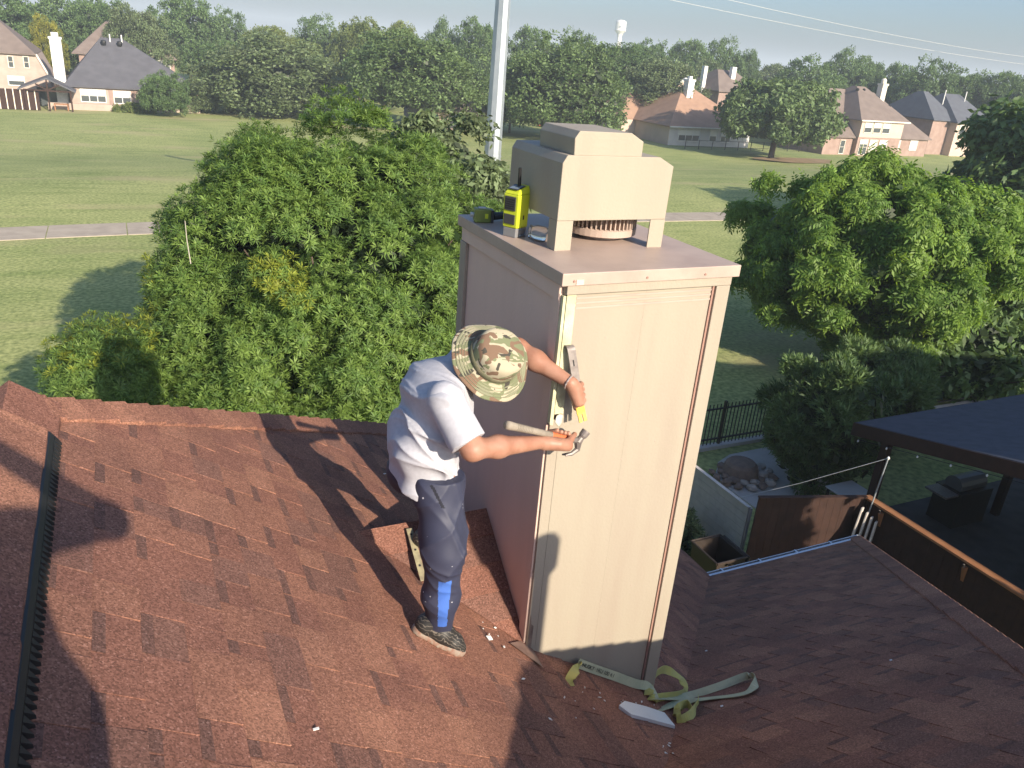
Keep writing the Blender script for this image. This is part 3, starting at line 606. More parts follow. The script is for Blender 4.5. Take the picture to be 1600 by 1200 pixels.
def leafy(name, base, rx, ry, rz, cz, label, pal, tpl, n_clump, n_pts, size, seed, trunk_r=.2, low=-.5, rc=None, inner=700, isize=.5, cat='tree', group=None, droop=0.0, trunk_top=None):
    base = np.array(base, float); tr = empty(name, base, label, cat, group)
    part('trunk', M_BARK, tr, lambda m: limbs(m, base, base+np.array((0, 0, trunk_top or max(.4, cz*.8))), trunk_r, rx, rz, base[2]+cz, 6, seed), smooth=True)
    P, d, ci = crown_points(n_clump, n_pts, rx, ry, rz, rc or rx*.3, seed, low); P = P+base+np.array((0, 0, cz)); ax = d+np.array((0, 0, .4-droop))+rng.normal(size=d.shape)*.35
    cm = np.random.default_rng(seed+1).random(n_clump)[ci]; mi = np.where(rng.random(n_pts) < .35+.5*(cm > .45), 0, 1); sz = size*rng.uniform(.75, 1.25, n_pts); VV, FF, MI = [], [], []; off = 0
    for s in range(3):
        k = (np.arange(n_pts) % 3) == s; tv, tf = tpl(s); V, F = scatter(tv, tf, P[k], ax[k], sz[k]); VV.append(V); FF.append(F+off); MI.append(np.repeat(mi[k], len(tf))); off += len(V)
    q = rng.normal(size=(inner, 3)); q /= np.linalg.norm(q, axis=1, keepdims=True); q[:, 2] = np.maximum(q[:, 2], low*1.1); q *= rng.uniform(.2, .74, (inner, 1))**.6*np.array((rx, ry, rz))
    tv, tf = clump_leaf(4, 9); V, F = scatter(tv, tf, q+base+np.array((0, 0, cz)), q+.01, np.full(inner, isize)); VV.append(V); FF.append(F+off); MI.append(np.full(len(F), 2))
    c = rawmesh('crown', np.concatenate(VV), np.concatenate(FF), GREENS[pal], np.concatenate(MI), parent=tr); tag(c, kind='stuff'); return tr

# pecan-like tree in the right of the garden side
leafy('drooping_leaf_tree', (20.3, 16.3, 0), 4.0, 3.8, 2.55, 3.55, 'bright lime green tree with drooping compound leaves, right of the chimney', 'pecan', lambda s: pinnate(5, seed=s), 340, 15000, .37, 21, trunk_r=.16, low=-.95, rc=.45, inner=2200, isize=.36, droop=.1, trunk_top=2.3)
leafy('round_shrubby_tree', (9.6, 25.5, 0), 2.7, 2.7, 2.35, 3.3, 'rounded pale olive tree rising behind the big leafy tree, left of the steel pole', 'silver', lambda s: clump_leaf(7, s), 60, 5200, .26, 31, rc=.75, inner=900, isize=.4)
leafy('dark_tree', (46.5, 25.0, 0), 6.6, 6.6, 3.9, 4.1, 'tall dark green tree at the right edge behind the lime green tree', 'green', lambda s: clump_leaf(7, s), 70, 9000, .5, 41, trunk_r=.35, rc=1.9, inner=1300, isize=1.0, low=-.8)
leafy('evergreen_shrub', (13.3, 10.9, 0), 1.15, 1.1, 1.55, 1.5, 'feathery evergreen shrub between the concrete slab and the dark pavilion roof', 'green', lambda s: whorl(9, (10, 45), .12, s), 46, 3600, .26, 51, trunk_r=.08, rc=.38, inner=600, isize=.28, low=-.9, cat='shrub')
leafy('evergreen_shrub', (16.2, 12.2, 0), 1.6, 1.1, 1.15, 1.3, 'bright green low shrub behind the corner of the dark pavilion roof', 'green', lambda s: whorl(9, (10, 45), .12, s), 46, 3200, .26, 52, trunk_r=.08, rc=.42, inner=600, isize=.28, low=-.9, cat='shrub')
leafy('hedge_shrub', (22.5, 13.9, 0), 3.6, 1.4, 1.3, 1.3, 'dark spreading shrubbery along the iron fence under the lime green tree', 'green', lambda s: clump_leaf(6, s), 46, 3000, .3, 53, trunk_r=.08, rc=.6, inner=700, isize=.4, low=-.9, cat='shrub')

# far trees: each has its own trunk and crown; crowns of one kind share their leaves
def unit_crown(pal, seed, low, nq=3900):
    P, d, ci = crown_points(95, nq, 1, 1, 1, .22, seed, low, jitter=.08, span=(.68, .95)); VV, FF, MI = [], [], []; off = 0
    cm = np.random.default_rng(seed).random(95)[ci]; mi = np.where(rng.random(nq) < .25+.6*(cm > .5), 0, 1); sz = rng.uniform(.042, .078, nq)
    for s in range(3):
        k = (np.arange(nq) % 3) == s; tv, tf = clump_leaf(5, s+seed); V, F = scatter(tv, tf, P[k], d[k]+np.array((0, 0, .3)), sz[k]); VV.append(V); FF.append(F+off); MI.append(np.repeat(mi[k], len(tf))); off += len(V)
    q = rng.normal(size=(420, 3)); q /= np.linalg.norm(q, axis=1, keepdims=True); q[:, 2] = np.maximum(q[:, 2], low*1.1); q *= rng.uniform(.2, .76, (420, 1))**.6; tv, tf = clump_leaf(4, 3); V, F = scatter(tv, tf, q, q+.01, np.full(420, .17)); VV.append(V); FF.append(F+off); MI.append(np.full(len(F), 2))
    V = np.concatenate(VV); F = np.concatenate(FF); me = bpy.data.meshes.new('crown_'+pal); n = len(F)
    me.vertices.add(len(V)); me.vertices.foreach_set('co', V.astype(np.float32).ravel()); me.loops.add(n*4); me.loops.foreach_set('vertex_index', F.astype(np.int32).ravel())
    me.polygons.add(n); me.polygons.foreach_set('loop_start', np.arange(0, n*4, 4, dtype=np.int32)); me.polygons.foreach_set('loop_total', np.full(n, 4, np.int32)); me.update(calc_edges=True)
    for m in GREENS[pal]: me.materials.append(m)
    me.polygons.foreach_set('material_index', np.concatenate(MI).astype(np.int32)); me.update(); return me
UC = {p: [unit_crown(p, s, lo) for s, lo in ((101, -.45), (102, -.7), (103, -.3))] for p in ('oak', 'silver', 'green', 'lime', 'yellow')}
tmb = MB(); tmb.tube([(0, 0, -.3), (0, 0, .3), (.05, 0, 1)], [.06, .045, .03], 8)
for i in range(5):
    a = i*1.3; tmb.tube([(.03, 0, .75), (.3*math.cos(a), .3*math.sin(a), 1.15), (.62*math.cos(a), .62*math.sin(a), 1.5)], [.026, .018, .006], 5)
_t = bpy.data.meshes.new('trunk'); _t.from_pydata(tmb.v, [], tmb.f); _t.materials.append(M_BARK)
def far_tree(pxc, dist, top, halfw, label, pal, group='trees along the far side of the fairway', bot=None, seed=0, trunk=True):
    k = ray(pxc, 150); k = k[:2]/np.linalg.norm(k[:2]); x, y = k*dist; z0 = float(gz(x, y)); P0 = np.array((x, y, z0))
    z1 = at(pxc, top, plane=(np.array((k[0], k[1], 0)), dist))[2]; rx = halfw*dist/FPX*.90
    zb = at(pxc, bot, plane=(np.array((k[0], k[1], 0)), dist))[2] if bot else z0+1.2
    rz = max((z1-zb)/1.85, 1.0); cz = z1-rz*1.13
    tr = empty('tree', P0, label, 'tree', group)
    c = bpy.data.objects.new('crown', UC[pal][seed % 3]); COL.objects.link(c); c.parent = tr; c.location = (0, 0, cz-z0); c.scale = (rx, rx*.95, rz); c.rotation_euler = (0, 0, seed*1.37); tag(c, kind='stuff')
    if trunk:
        tk = bpy.data.objects.new('trunk', _t); COL.objects.link(tk); tk.parent = tr; h = max(cz-z0, .8); tk.scale = (max(rx*.85, 1), max(rx*.85, 1), h*.8)
    return tr

# ------------------------------------------------------------------ the far side of the fairway: front row
far_tree(425, 121, 52, 112, 'broad silvery green oak between the grey roofed house and the darker oak by the pole', 'silver', bot=182, seed=1)
far_tree(653, 113, 42, 112, 'broad dark green oak whose crown ends at the steel pole', 'oak', bot=196, seed=2)
far_tree(882, 114, 56, 100, 'broad grey green oak right of the steel pole, above the chimney shroud', 'oak', bot=205, seed=4)
far_tree(800, 120, 95, 45, 'dark tree squeezed between the steel pole and the grey green oak', 'green', bot=205, seed=6)
far_tree(1035, 138, 88, 68, 'olive tree left of the orange brown roof, behind its ridge', 'silver', bot=190, seed=3)
far_tree(958, 150, 62, 60, 'bright green tree below the water tower', 'green', bot=150, seed=8)
far_tree(1255, 170, 88, 60, 'dark green tree behind the live oak, left of the two storey house', 'green', seed=10)
far_tree(256, 113, 108, 35, 'clipped round green bush tree against the right end of the grey roofed house', 'green', bot=188, seed=5, trunk=False)
far_tree(310, 120, 118, 34, 'pale scrubby tree beside the right gable of the grey roofed house', 'silver', bot=182, seed=9)
# the live oak on the bare patch, with its visible forked trunk
_b = at(1204, 248, Z=ZF); _d = float(np.linalg.norm(_b[:2]))
leafy('live_oak', _b, 6.9, 6.6, 3.7, 5.4, 'dark spreading live oak on a bare patch in front of the orange roofed house', 'oak', lambda s: clump_leaf(6, s), 80, 7500, .62, 61, trunk_r=.42, rc=1.9, inner=1200, isize=1.1, low=-.5, trunk_top=3.4)
_pm = mat('bare earth', (0.30, 0.20, 0.12), .95, (0.22, .16, .08), .6)
_pv = [(_b[0]+3+6.5*math.cos(a)*(1+.2*math.sin(3*a)), _b[1]-2.0+3.0*math.sin(a)*(1+.15*math.cos(2*a)), ZF+.14) for a in np.linspace(0, 2*math.pi, 28, endpoint=False)]
tag(rawmesh('bare_earth_patch', _pv, [tuple(range(28))], _pm), kind='structure')
# ------------------------------------------------------------------ back rows (the skyline)
SKY = [(18, 165, -24, 60, 'green', 'dark tree at the left edge of the skyline behind the tan brick house'), (110, 175, -14, 62, 'green', 'dark tree on the skyline above the white chimney'),
 (226, 150, 4, 46, 'silver', 'pale willowy tree on the skyline right of the ridge of the grey roofed house'), (300, 172, -12, 55, 'green', 'tall dark tree at the top edge where the sky begins on the left'),
 (360, 178, 14, 38, 'green', 'dark tree stepping down towards the sky gap'), (168, 170, -10, 50, 'green', 'dark tree on the skyline behind the ridge of the grey roofed house'),
 (420, 165, 36, 46, 'lime', 'light green tree on the skyline above the silvery oak'), (500, 172, 24, 44, 'green', 'green tree on the skyline right of the sky gap'),
 (562, 160, 22, 48, 'lime', 'light green feathery tree on the skyline above the dark oak, left side'), (625, 166, 28, 40, 'lime', 'light green tree on the skyline directly above the dark oak'),
 (690, 172, 30, 42, 'green', 'green tree on the skyline left of the steel pole'), (745, 165, 22, 40, 'green', 'tall dark tree on the skyline just left of the steel pole'),
 (825, 168, 36, 46, 'green', 'green tree on the skyline just right of the steel pole'), (890, 175, 46, 44, 'green', 'green tree on the skyline left of the water tower'),
 (1005, 185, 56, 44, 'green', 'dark tree on the skyline right of the water tower'), (1065, 190, 56, 44, 'green', 'dark tree on the skyline left of the brown roof behind'),
 (1120, 195, 58, 40, 'green', 'rounded dark tree on the skyline above the brown roof behind'), (1155, 200, 72, 28, 'green', 'dark tree where the skyline drops on the right'),
 (1205, 215, 96, 42, 'silver', 'pale low tree in the dip of the skyline above the live oak'), (1312, 195, 76, 48, 'green', 'tall dark tree on the skyline left of the two storey house ridge'),
 (1352, 205, 84, 34, 'green', 'dark tree on the skyline above the ridge of the two storey house'), (1400, 195, 94, 36, 'green', 'dark green tree on the skyline above the cream chimney of the two storey house'),
 (1445, 185, 90, 44, 'green', 'feathery tree on the skyline left of the slate roofed house'), (1500, 190, 102, 44, 'green', 'green tree on the skyline behind the slate roof'),
 (1555, 190, 106, 42, 'green', 'green tree on the skyline behind the right end of the slate roof'), (1600, 180, 112, 34, 'green', 'green tree on the skyline at the right edge'),
 (1436, 190, 150, 24, 'silver', 'flowering shrub tree between the two storey house and the slate roofed house'), (1290, 150, 120, 40, 'green', 'dark tree tucked against the left side of the two storey house'),
 (470, 150, 60, 50, 'lime', 'light green tree behind the silvery oak, nearer than the skyline'), (85, 140, 20, 24, 'yellow', 'yellow green young tree right of the white chimney'),
 (600, 140, 60, 60, 'green', 'green tree behind the left side of the dark oak'), (1095, 175, 92, 40, 'silver', 'olive tree beside the white chimney of the orange roofed house'),
 (345, 150, 60, 50, 'green', 'dark green tree behind the left side of the silvery oak'), (45, 150, 50, 34, 'green', 'green tree between the tan brick house and the roof behind it')]
for i, (px, d, tp, hw, pal, lab) in enumerate(SKY): far_tree(px, d, tp, hw, lab, pal, group='trees behind the far houses', seed=i)
# far wood that closes the gaps under the skyline
_P = []
for a in np.linspace(-1.0, 1.5, 400):
    for k in range(9):
        r = rng.uniform(225, 262); _P.append((r*math.sin(a), r*math.cos(a), rng.uniform(ZF, ZF+9.5-2.0*abs(math.sin(a*9)))))
_P = np.array(_P); tv, tf = clump_leaf(6, 2); V, F = scatter(tv, tf, _P, rng.normal(size=_P.shape), rng.uniform(1.6, 2.6, len(_P)))
tag(rawmesh('far_wood', V, F, GREENS['green'][:2], rng.integers(0, 2, len(F))), 'dim far wood closing the view behind the houses', 'wood', kind='stuff')

# ------------------------------------------------------------------ houses
def hip(m, x0, x1, y0, y1, z, h, rx0, rx1, ry0, ry1, mi=0, over=.45, th=.14):
    a = [(x0-over, y0-over, z), (x1+over, y0-over, z), (x1+over, y1+over, z), (x0-over, y1+over, z)]; r = [(rx0, ry0, z+h), (rx1, ry0, z+h), (rx1, ry1, z+h), (rx0, ry1, z+h)]
    m.add(a+r, [(0, 1, 5, 4), (1, 2, 6, 5), (2, 3, 7, 6), (3, 0, 4, 7), (4, 5, 6, 7)], mi); m.box(x0-over+.01, x1+over-.01, y0-over+.01, y1+over-.01, z-th, z-.006, mi)
def window(parent, x0, x1, y, z0, z1, frame=None, pane=None, mull=1, rail=True, blind=0.0):
    """a window in a wall that faces -Y: frame part with panes, bars and a sill below it"""
    fr = frame or M_CREAM
    def f(m):
        m.box(x0-.08, x0, y-.09, y, z0-.08, z1+.08); m.box(x1, x1+.08, y-.09, y, z0-.08, z1+.08); m.box(x0, x1, y-.09, y, z1, z1+.08); m.box(x0, x1, y-.11, y, z0-.1, z0)
    wo_ = part('window', fr, parent, f); n = mull+1
    for i in range(n):
        a, b_ = x0+(x1-x0)*i/n, x0+(x1-x0)*(i+1)/n
        part('pane', pane or M_PANE, wo_, lambda m: m.box(a+.03, b_-.03, y-.045, y-.02, z0+.02, z1-.02))
        if blind > 0: part('blind', M_BLIND, wo_, lambda m: m.box(a+.04, b_-.04, y-.06, y-.047, z1-(z1-z0)*blind, z1-.03))
        if i: part('bar', fr, wo_, lambda m: m.box(a-.04, a+.04, y-.075, y-.046, z0, z1))
    if rail: part('bar', fr, wo_, lambda m: m.box(x0+.03, x1-.03, y-.072, y-.0615, (z0+z1)/2-.025, (z0+z1)/2+.025))
    return wo_
# left: grey hip roof, white chimney, patio gable
K = (8.5-ZF)/8.5
def LX(px, py, Y): return at(px, py, Y=Y)
Y0 = 118.6
hl = empty('grey_roofed_house', (2, Y0, ZF), 'one storey brick house with a big charcoal hip roof and white chimney at left', 'house')
ez = ZF+2.75
part('wall', M_BRICKT, hl, lambda m: m.box(-4.6, 10.4, Y0, Y0+17, ZF-.1, ez+.02))
rfl = part('roof', M_RF_G, hl, lambda m: hip(m, -4.9, 10.6, Y0, Y0+17, ez, 5.6, -.6, 2.0, Y0+8.0, Y0+9.5))
for vx in (-.3, 1.6): part('roof_vent', M_BLACK, rfl, lambda m: m.lathe([(.28, 0), (.34, .3), (.30, .55), (.1, .62)], (vx, Y0+6.6, ez+4.75), 12))
for vx in (.5, 1.9): part('vent_stack', M_WHITE, rfl, lambda m: m.tube([(vx, Y0+7.4, ez+4.9), (vx, Y0+7.4, ez+6.1)], .09, 8))
def chf(m): m.box(-6.25, -5.0, Y0+1.2, Y0+2.6, ez-2.5, ez+5.4); m.box(-6.35, -4.9, Y0+1.1, Y0+2.7, ez+5.2, ez+5.45); m.box(-6.0, -5.25, Y0+1.5, Y0+2.3, ez+5.45, ez+5.95)
part('chimney', M_WHITE, hl, chf)
for (a, b_, z0, z1, mu, bl) in ((-3.5, -.75, ZF+.95, ZF+2.35, 2, .45), (.25, 2.1, ZF+.9, ZF+2.3, 1, .5)): window(hl, a, b_, Y0, z0, z1, M_WHITE, mull=mu, blind=bl)
part('door', M_WOODB, hl, lambda m: m.box(3.15, 3.7, Y0-.06, Y0, ZF, ZF+2.2))
part('brick_pier', M_BRICK, hl, lambda m: m.box(-.35, .1, Y0-.05, Y0, ZF, ZF+2.5)); part('brick_pier', M_BRICK, hl, lambda m: m.box(2.3, 3.0, Y0-.05, Y0, ZF, ZF+2.5))
part('planter_wall', M_BRICKT, hl, lambda m: m.box(-7.2, 1.2, Y0-1.3, Y0-.9, ZF-.1, ZF+.75))
pg = part('patio_roof', M_RF_G, hl, lambda m: (m.prism([(-9.6, Y0-3.6, ez-.2), (-4.3, Y0-3.6, ez-.35), (-6.75, Y0-3.6, ez+.95)], (0, .12, 0)) if False else m.add([(-10.0, Y0-3.8, ez-.35), (-6.9, Y0-3.8, ez+1.0), (-3.9, Y0-3.8, ez-.45), (-10.0, Y0+3, ez-.35), (-6.9, Y0+3, ez+1.0), (-3.9, Y0+3, ez-.45), (-10.0, Y0-3.8, ez-.5), (-6.9, Y0-3.8, ez+.82), (-3.9, Y0-3.8, ez-.6)], [(0, 1, 4, 3), (1, 2, 5, 4), (0, 6, 7, 1), (1, 7, 8, 2)])))
for a, b_ in (((-9.4, ez-.42), (-4.4, ez-.5)), ((-6.9, ez-.4), (-6.9, ez+.8)), ((-7.0, ez-.35), (-8.1, ez+.28)), ((-6.8, ez-.35), (-5.6, ez+.25))):
    part('truss_beam', M_WOODB, pg, lambda m: m.beam((a[0], Y0-3.75, a[1]), (b_[0], Y0-3.75, b_[1]), .16, .18, up=(0, 1, 0)))
for qx in (-9.3, -6.9, -4.5): part('post', M_WOODB, hl, lambda m: m.box(qx-.09, qx+.09, Y0-3.8, Y0-3.6, ZF, ez-.45))
part('back_wall', M_PANE, hl, lambda m: m.box(-8.4, -4.65, Y0+2.2, Y0+2.3, ZF, ez-.5))
fs = empty('slat_fence', (-9.9, Y0-3.4, ZF), 'dark fence with pale posts left of the timber patio gable', 'fence')
part('panel', M_WOODB, fs, lambda m: m.box(-12.1, -7.9, Y0-3.38, Y0-3.3, ZF, ZF+2.3))
for qx in np.linspace(-12.0, -8.3, 6): part('post', M_CREAM, fs, lambda m: m.box(qx-.05, qx+.05, Y0-3.5, Y0-3.385, ZF, ZF+2.35))
def pset(m):
    m.box(-6.5, -4.9, Y0-3.1, Y0-2.2, ZF+.7, ZF+.76)
    for qx in (-6.4, -5.0):
        for qy in (Y0-3.05, Y0-2.25): m.box(qx-.04, qx+.04, qy-.04, qy+.04, ZF, ZF+.7)
tb = empty('patio_table', (-5.7, Y0-2.6, ZF), 'pale wooden patio table under the timber gable', 'table'); part('tabletop', M_WOODO, tb, lambda m: m.box(-6.5, -4.9, Y0-3.1, Y0-2.2, ZF+.7, ZF+.76))
for qx in (-6.4, -5.0):
    for qy in (Y0-3.05, Y0-2.25): part('leg', M_WOODO, tb, lambda m: m.box(qx-.04, qx+.04, qy-.04, qy+.04, ZF, ZF+.7))
leafy('low_shrub', (2.6, Y0-2.2, ZF), 2.6, .9, .55, .35, 'low yellowish shrubs below the windows of the grey roofed house', 'lime', lambda s: clump_leaf(5, s), 30, 900, .3, 71, trunk_r=.05, rc=.5, inner=200, isize=.4, low=-.6, cat='shrub')
# far left tan brick house
Y1 = 124.0; tz = ZF+5.9
hb = empty('tan_brick_house', (-15, Y1, ZF), 'two storey tan brick house cut by the left edge', 'house')
part('wall', M_BRICKT, hb, lambda m: m.prism([(-24, Y1, ZF), (-6.9, Y1, ZF), (-6.9, Y1, ZF+3.0), (-8.2, Y1, tz), (-24, Y1, tz)], (0, 12, 0)))
part('roof', M_RF_B, hb, lambda m: hip(m, -24, -8.6, Y1, Y1+12, tz, 4.0, -19, -12.6, Y1+5.5, Y1+6.5))
part('rake_board', M_CREAM, hb, lambda m: m.beam((-8.15, Y1-.1, tz), (-6.7, Y1-.1, ZF+2.7), .2, .3, up=(0, 1, 0)))
for (a, z0) in ((-11.3, tz-1.7), (-9.6, tz-1.65), (-14.0, tz-1.9)): window(hb, a, a+.5, Y1, z0, z0+1.25, M_CREAM, mull=0)
window(hb, -11.6, -9.9, Y1, ZF+2.1, ZF+3.1, M_WHITE, mull=0, blind=.5)
Y2 = 160.0
h3 = empty('roof_behind', (-12, Y2, ZF), 'brown hip roof behind the tan brick house at the left edge', 'house')
part('wall', M_BRICKT, h3, lambda m: m.box(-24, -8.5, Y2, Y2+12, ZF, ZF+5.6)); part('roof', M_RF_B, h3, lambda m: hip(m, -24, -8.5, Y2, Y2+12, ZF+5.6, 3.3, -19, -13.2, Y2+5.8, Y2+6.4)); part('roof_vent', M_WHITE, h3, lambda m: m.lathe([(.5, 0), (.5, .4), (.2, .7)], (-13.8, Y2+5, ZF+8.6), 12))
Y3 = 148.0
h4 = empty('gabled_house_behind', (4, Y3, ZF), 'brown roofed house peeping over the grey hip roof', 'house')
part('wall', M_BRICK, h4, lambda m: m.box(-4, 9.6, Y3, Y3+12, ZF, ZF+5.4)); part('roof', M_RF_B, h4, lambda m: hip(m, -4.5, 9.6, Y3, Y3+12, ZF+5.4, 4.9, .4, 3.6, Y3+5.8, Y3+6.3)); window(h4, 7.2, 8.9, Y3, ZF+3.7, ZF+5.0, M_WHITE, mull=2)
# orange roofed one storey house
oc = at(1043, 227, Z=ZF); ox, oy = oc[0], oc[1]
ho = empty('orange_roofed_house', (ox+8, oy, ZF), 'one storey house with an orange brown hip roof and tall white chimney', 'house'); oz = ZF+2.7
part('wall', M_SIDEG, ho, lambda m: m.box(ox, ox+15, oy, oy+16, ZF-.3, oz+.02)); part('side_wall', M_SIDE, ho, lambda m: m.box(ox-.06, ox-.004, oy+.02, oy+16, ZF-.3, oz))
part('rear_wing', M_SIDE, ho, lambda m: m.box(ox-2.5, ox-.07, oy+9, oy+19, ZF-.3, oz-.1))
rfo = part('roof', M_RF_O, ho, lambda m: hip(m, ox, ox+15, oy, oy+16, oz, 5.0, ox+6.5, ox+8.5, oy+7.2, oy+9)); part('rear_roof', M_RF_O, rfo, lambda m: hip(m, ox-2.5, ox+6, oy+9.6, oy+20, oz+.05, 3.6, ox+1.4, ox+3, oy+14, oy+15.5))
part('chimney', M_WHITE, ho, lambda m: (m.box(ox+6.0, ox+7.1, oy+5.2, oy+6.4, oz+.6, oz+6.3), m.box(ox+5.9, ox+7.2, oy+5.1, oy+6.5, oz+6.0, oz+6.32), m.box(ox+6.3, ox+6.8, oy+5.5, oy+6.1, oz+6.32, oz+6.75)))
part('gable', M_SIDE, ho, lambda m: m.prism([(ox+5.2, oy+8.8, oz+4.2), (ox+10.4, oy+8.8, oz+4.2), (ox+7.9, oy+8.8, oz+6.2)], (0, .3, 0)))
for a, b_ in (((ox+5.0, oz+4.1), (ox+7.9, oz+6.35)), ((ox+7.9, oz+6.35), (ox+10.6, oz+4.1))): part('rake_board', M_WHITE, ho, lambda m: m.beam((a[0], oy+8.7, a[1]), (b_[0], oy+8.7, b_[1]), .22, .3, up=(0, 1, 0)))
for (a, b_, mu) in ((ox+1.7, ox+5.4, 2), (ox+7.4, ox+8.6, 0), (ox+9.5, ox+11.2, 1)): window(ho, a, b_, oy, ZF+.75, ZF+2.3, M_WHITE, mull=mu, blind=.5)
part('gutter', M_WHITE, ho, lambda m: m.box(ox-.4, ox+15.4, oy-.56, oy-.455, oz-.13, oz+.02))
rf = empty('rail_fence', (ox+8, oy-3.5, ZF), 'thin dark rail fence in front of the orange roofed house', 'fence')
for qx in np.arange(ox+.5, ox+24, 2.4): part('post', M_IRON, rf, lambda m: m.box(qx-.04, qx+.04, oy-3.54, oy-3.46, ZF-.1, ZF+1.25))
for qz in (1.15, .3): part('rail', M_IRON, rf, lambda m: m.box(ox+.5, ox+24, oy-3.52, oy-3.48, ZF+qz, ZF+qz+.06))
# small sheds right of the shroud, left of that house
sh = empty('garden_shed', (at(985, 205, Z=ZF)), 'low brown shed with a red brown roof left of the orange roofed house', 'shed'); sb = at(985, 205, Z=ZF)
part('wall', M_BRICK, sh, lambda m: m.box(sb[0]-2, sb[0]+3, sb[1], sb[1]+4, ZF-.2, ZF+1.7)); part('roof', M_RF_O, sh, lambda m: hip(m, sb[0]-2, sb[0]+3, sb[1], sb[1]+4, ZF+1.7, 1.2, sb[0], sb[0]+1, sb[1]+1.9, sb[1]+2.1, over=.3))
# brown roof with two chimneys behind
Y5 = 118.0; bx0 = at(1128, 118, Y=Y5)[0]
h6 = empty('brown_roofed_house', (bx0+5, Y5, ZF), 'brown roof with a white chimney far behind the live oak', 'house')
part('wall', M_BRICK, h6, lambda m: m.box(bx0, bx0+9, Y5, Y5+10, ZF, ZF+7.2)); part('roof', M_RF_B, h6, lambda m: hip(m, bx0, bx0+9, Y5, Y5+10, ZF+7.2, 3.4, bx0+2.6, bx0+6.4, Y5+4.6, Y5+5.2)); part('chimney', M_WHITE, h6, lambda m: m.box(bx0+4.2, bx0+5.1, Y5+2.5, Y5+3.3, ZF+7, ZF+11.2))
part('chimney', M_WHITE, h6, lambda m: m.box(bx0-.8, bx0-.1, Y5+4, Y5+4.8, ZF, ZF+11.0))
# two storey house
tcn = at(1334, 244, Z=ZF); tx, ty = tcn[0], tcn[1]
h7 = empty('two_storey_house', (tx+4, ty, ZF), 'two storey peach house with brown hip roof, cream chimney and triple windows', 'house'); e1z, e2z = ZF+2.75, ZF+5.35
wid = 9.2
part('wall', M_BRICK, h7, lambda m: m.box(tx, tx+wid, ty, ty+9, ZF-.3, e1z+.1)); part('upper_wall', M_SIDE, h7, lambda m: m.box(tx+.02, tx+wid-.02, ty-.08, ty+9, e1z+.1, e2z+.02))
part('left_wing', M_BRICK, h7, lambda m: m.box(tx-6, tx-.01, ty+.8, ty+10, ZF-.3, e1z)); part('right_wing', M_BRICK, h7, lambda m: m.box(tx+wid+.01, tx+wid+9, ty+2, ty+12, ZF-.3, e1z))
rf7 = part('roof', M_RF_B, h7, lambda m: hip(m, tx-.2, tx+wid+.3, ty, ty+12, e2z, 4.6, tx+3.6, tx+5.4, ty+5.8, ty+6.8)); part('left_roof', M_RF_B, rf7, lambda m: hip(m, tx-6, tx+5, ty+.8, ty+14, e1z, 6.6, tx-.4, tx+4, ty+7.5, ty+8.5)); part('right_roof', M_RF_B, rf7, lambda m: hip(m, tx+wid-5, tx+wid+9, ty+2, ty+14, e1z, 6.4, tx+wid-1.5, tx+wid+.8, ty+8, ty+9))
part('chimney', M_CREAM, h7, lambda m: (m.box(tx+7.0, tx+8.0, ty+3.8, ty+4.8, e2z+1, e2z+5.3), m.box(tx+6.9, tx+8.1, ty+3.7, ty+4.9, e2z+5.0, e2z+5.3), m.lathe([(.42, 0), (.42, .5), (.2, .75)], (tx+7.5, ty+4.3, e2z+5.3), 12)))
for k in range(3): window(h7, tx+.75+1.95*k, tx+2.25+1.95*k, ty-.08, e2z-1.75, e2z-.35, M_CREAM, mull=0, blind=.5)
for k in range(3): window(h7, tx+.6+2.1*k, tx+2.2+2.1*k, ty, ZF+.35, e1z-.3, M_CREAM, mull=1, blind=.9 if k == 1 else .3)
window(h7, tx-2.6, tx-1.7, ty+.8, ZF+.3, ZF+2.2, M_CREAM, mull=0); window(h7, tx+wid+1.0, tx+wid+2.6, ty+2, ZF+1.0, ZF+2.4, M_WHITE, mull=0, blind=.95); window(h7, tx+wid+5.0, tx+wid+6.6, ty+2, ZF+1.0, ZF+2.4, M_WHITE, mull=0, blind=.95)
part('fascia', M_CREAM, h7, lambda m: m.box(tx-.6, tx+wid+.8, ty-.56, ty-.455, e2z-.16, e2z+.03))
for (a, q) in ((tx+3.0, ty+5.0), (tx+4.6, ty+5.2), (tx+8.7, ty+3.2)): part('roof_vent', M_BLACK, rf7, lambda m: m.lathe([(.22, 0), (.28, .25), (.1, .4)], (a, q, e2z+3.95 if q > ty+4 else e2z+1.9), 10))
# slate roofed house far right
scn = at(1478, 243, Z=ZF); sx_, sy_ = scn[0], scn[1]
h8 = empty('slate_roofed_house', (sx_, sy_, ZF), 'brick house with a dark slate coloured roof near the right edge', 'house'); 
part('wall', M_BRICK, h8, lambda m: m.box(sx_-4.2, sx_, sy_+1, sy_+12, ZF-.3, ZF+5.7)); part('bay', M_SIDE, h8, lambda m: m.box(sx_, sx_+9, sy_-.5, sy_+11, ZF-.3, ZF+5.5))
part('roof', M_RF_S, h8, lambda m: (hip(m, sx_-4.2, sx_+1, sy_+1, sy_+13, ZF+5.7, 4.2, sx_-1.6, sx_-.4, sy_+6.5, sy_+7.5), hip(m, sx_-.2, sx_+9, sy_-.5, sy_+12, ZF+5.52, 4.3, sx_+2.6, sx_+6.5, sy_+5.5, sy_+6)))
window(h8, sx_+.8, sx_+2.4, sy_-.5, ZF+3.6, ZF+5.1, M_CREAM, mull=0, blind=.5); window(h8, sx_+2.9, sx_+4.5, sy_-.5, ZF+3.6, ZF+5.1, M_CREAM, mull=0, blind=.5)
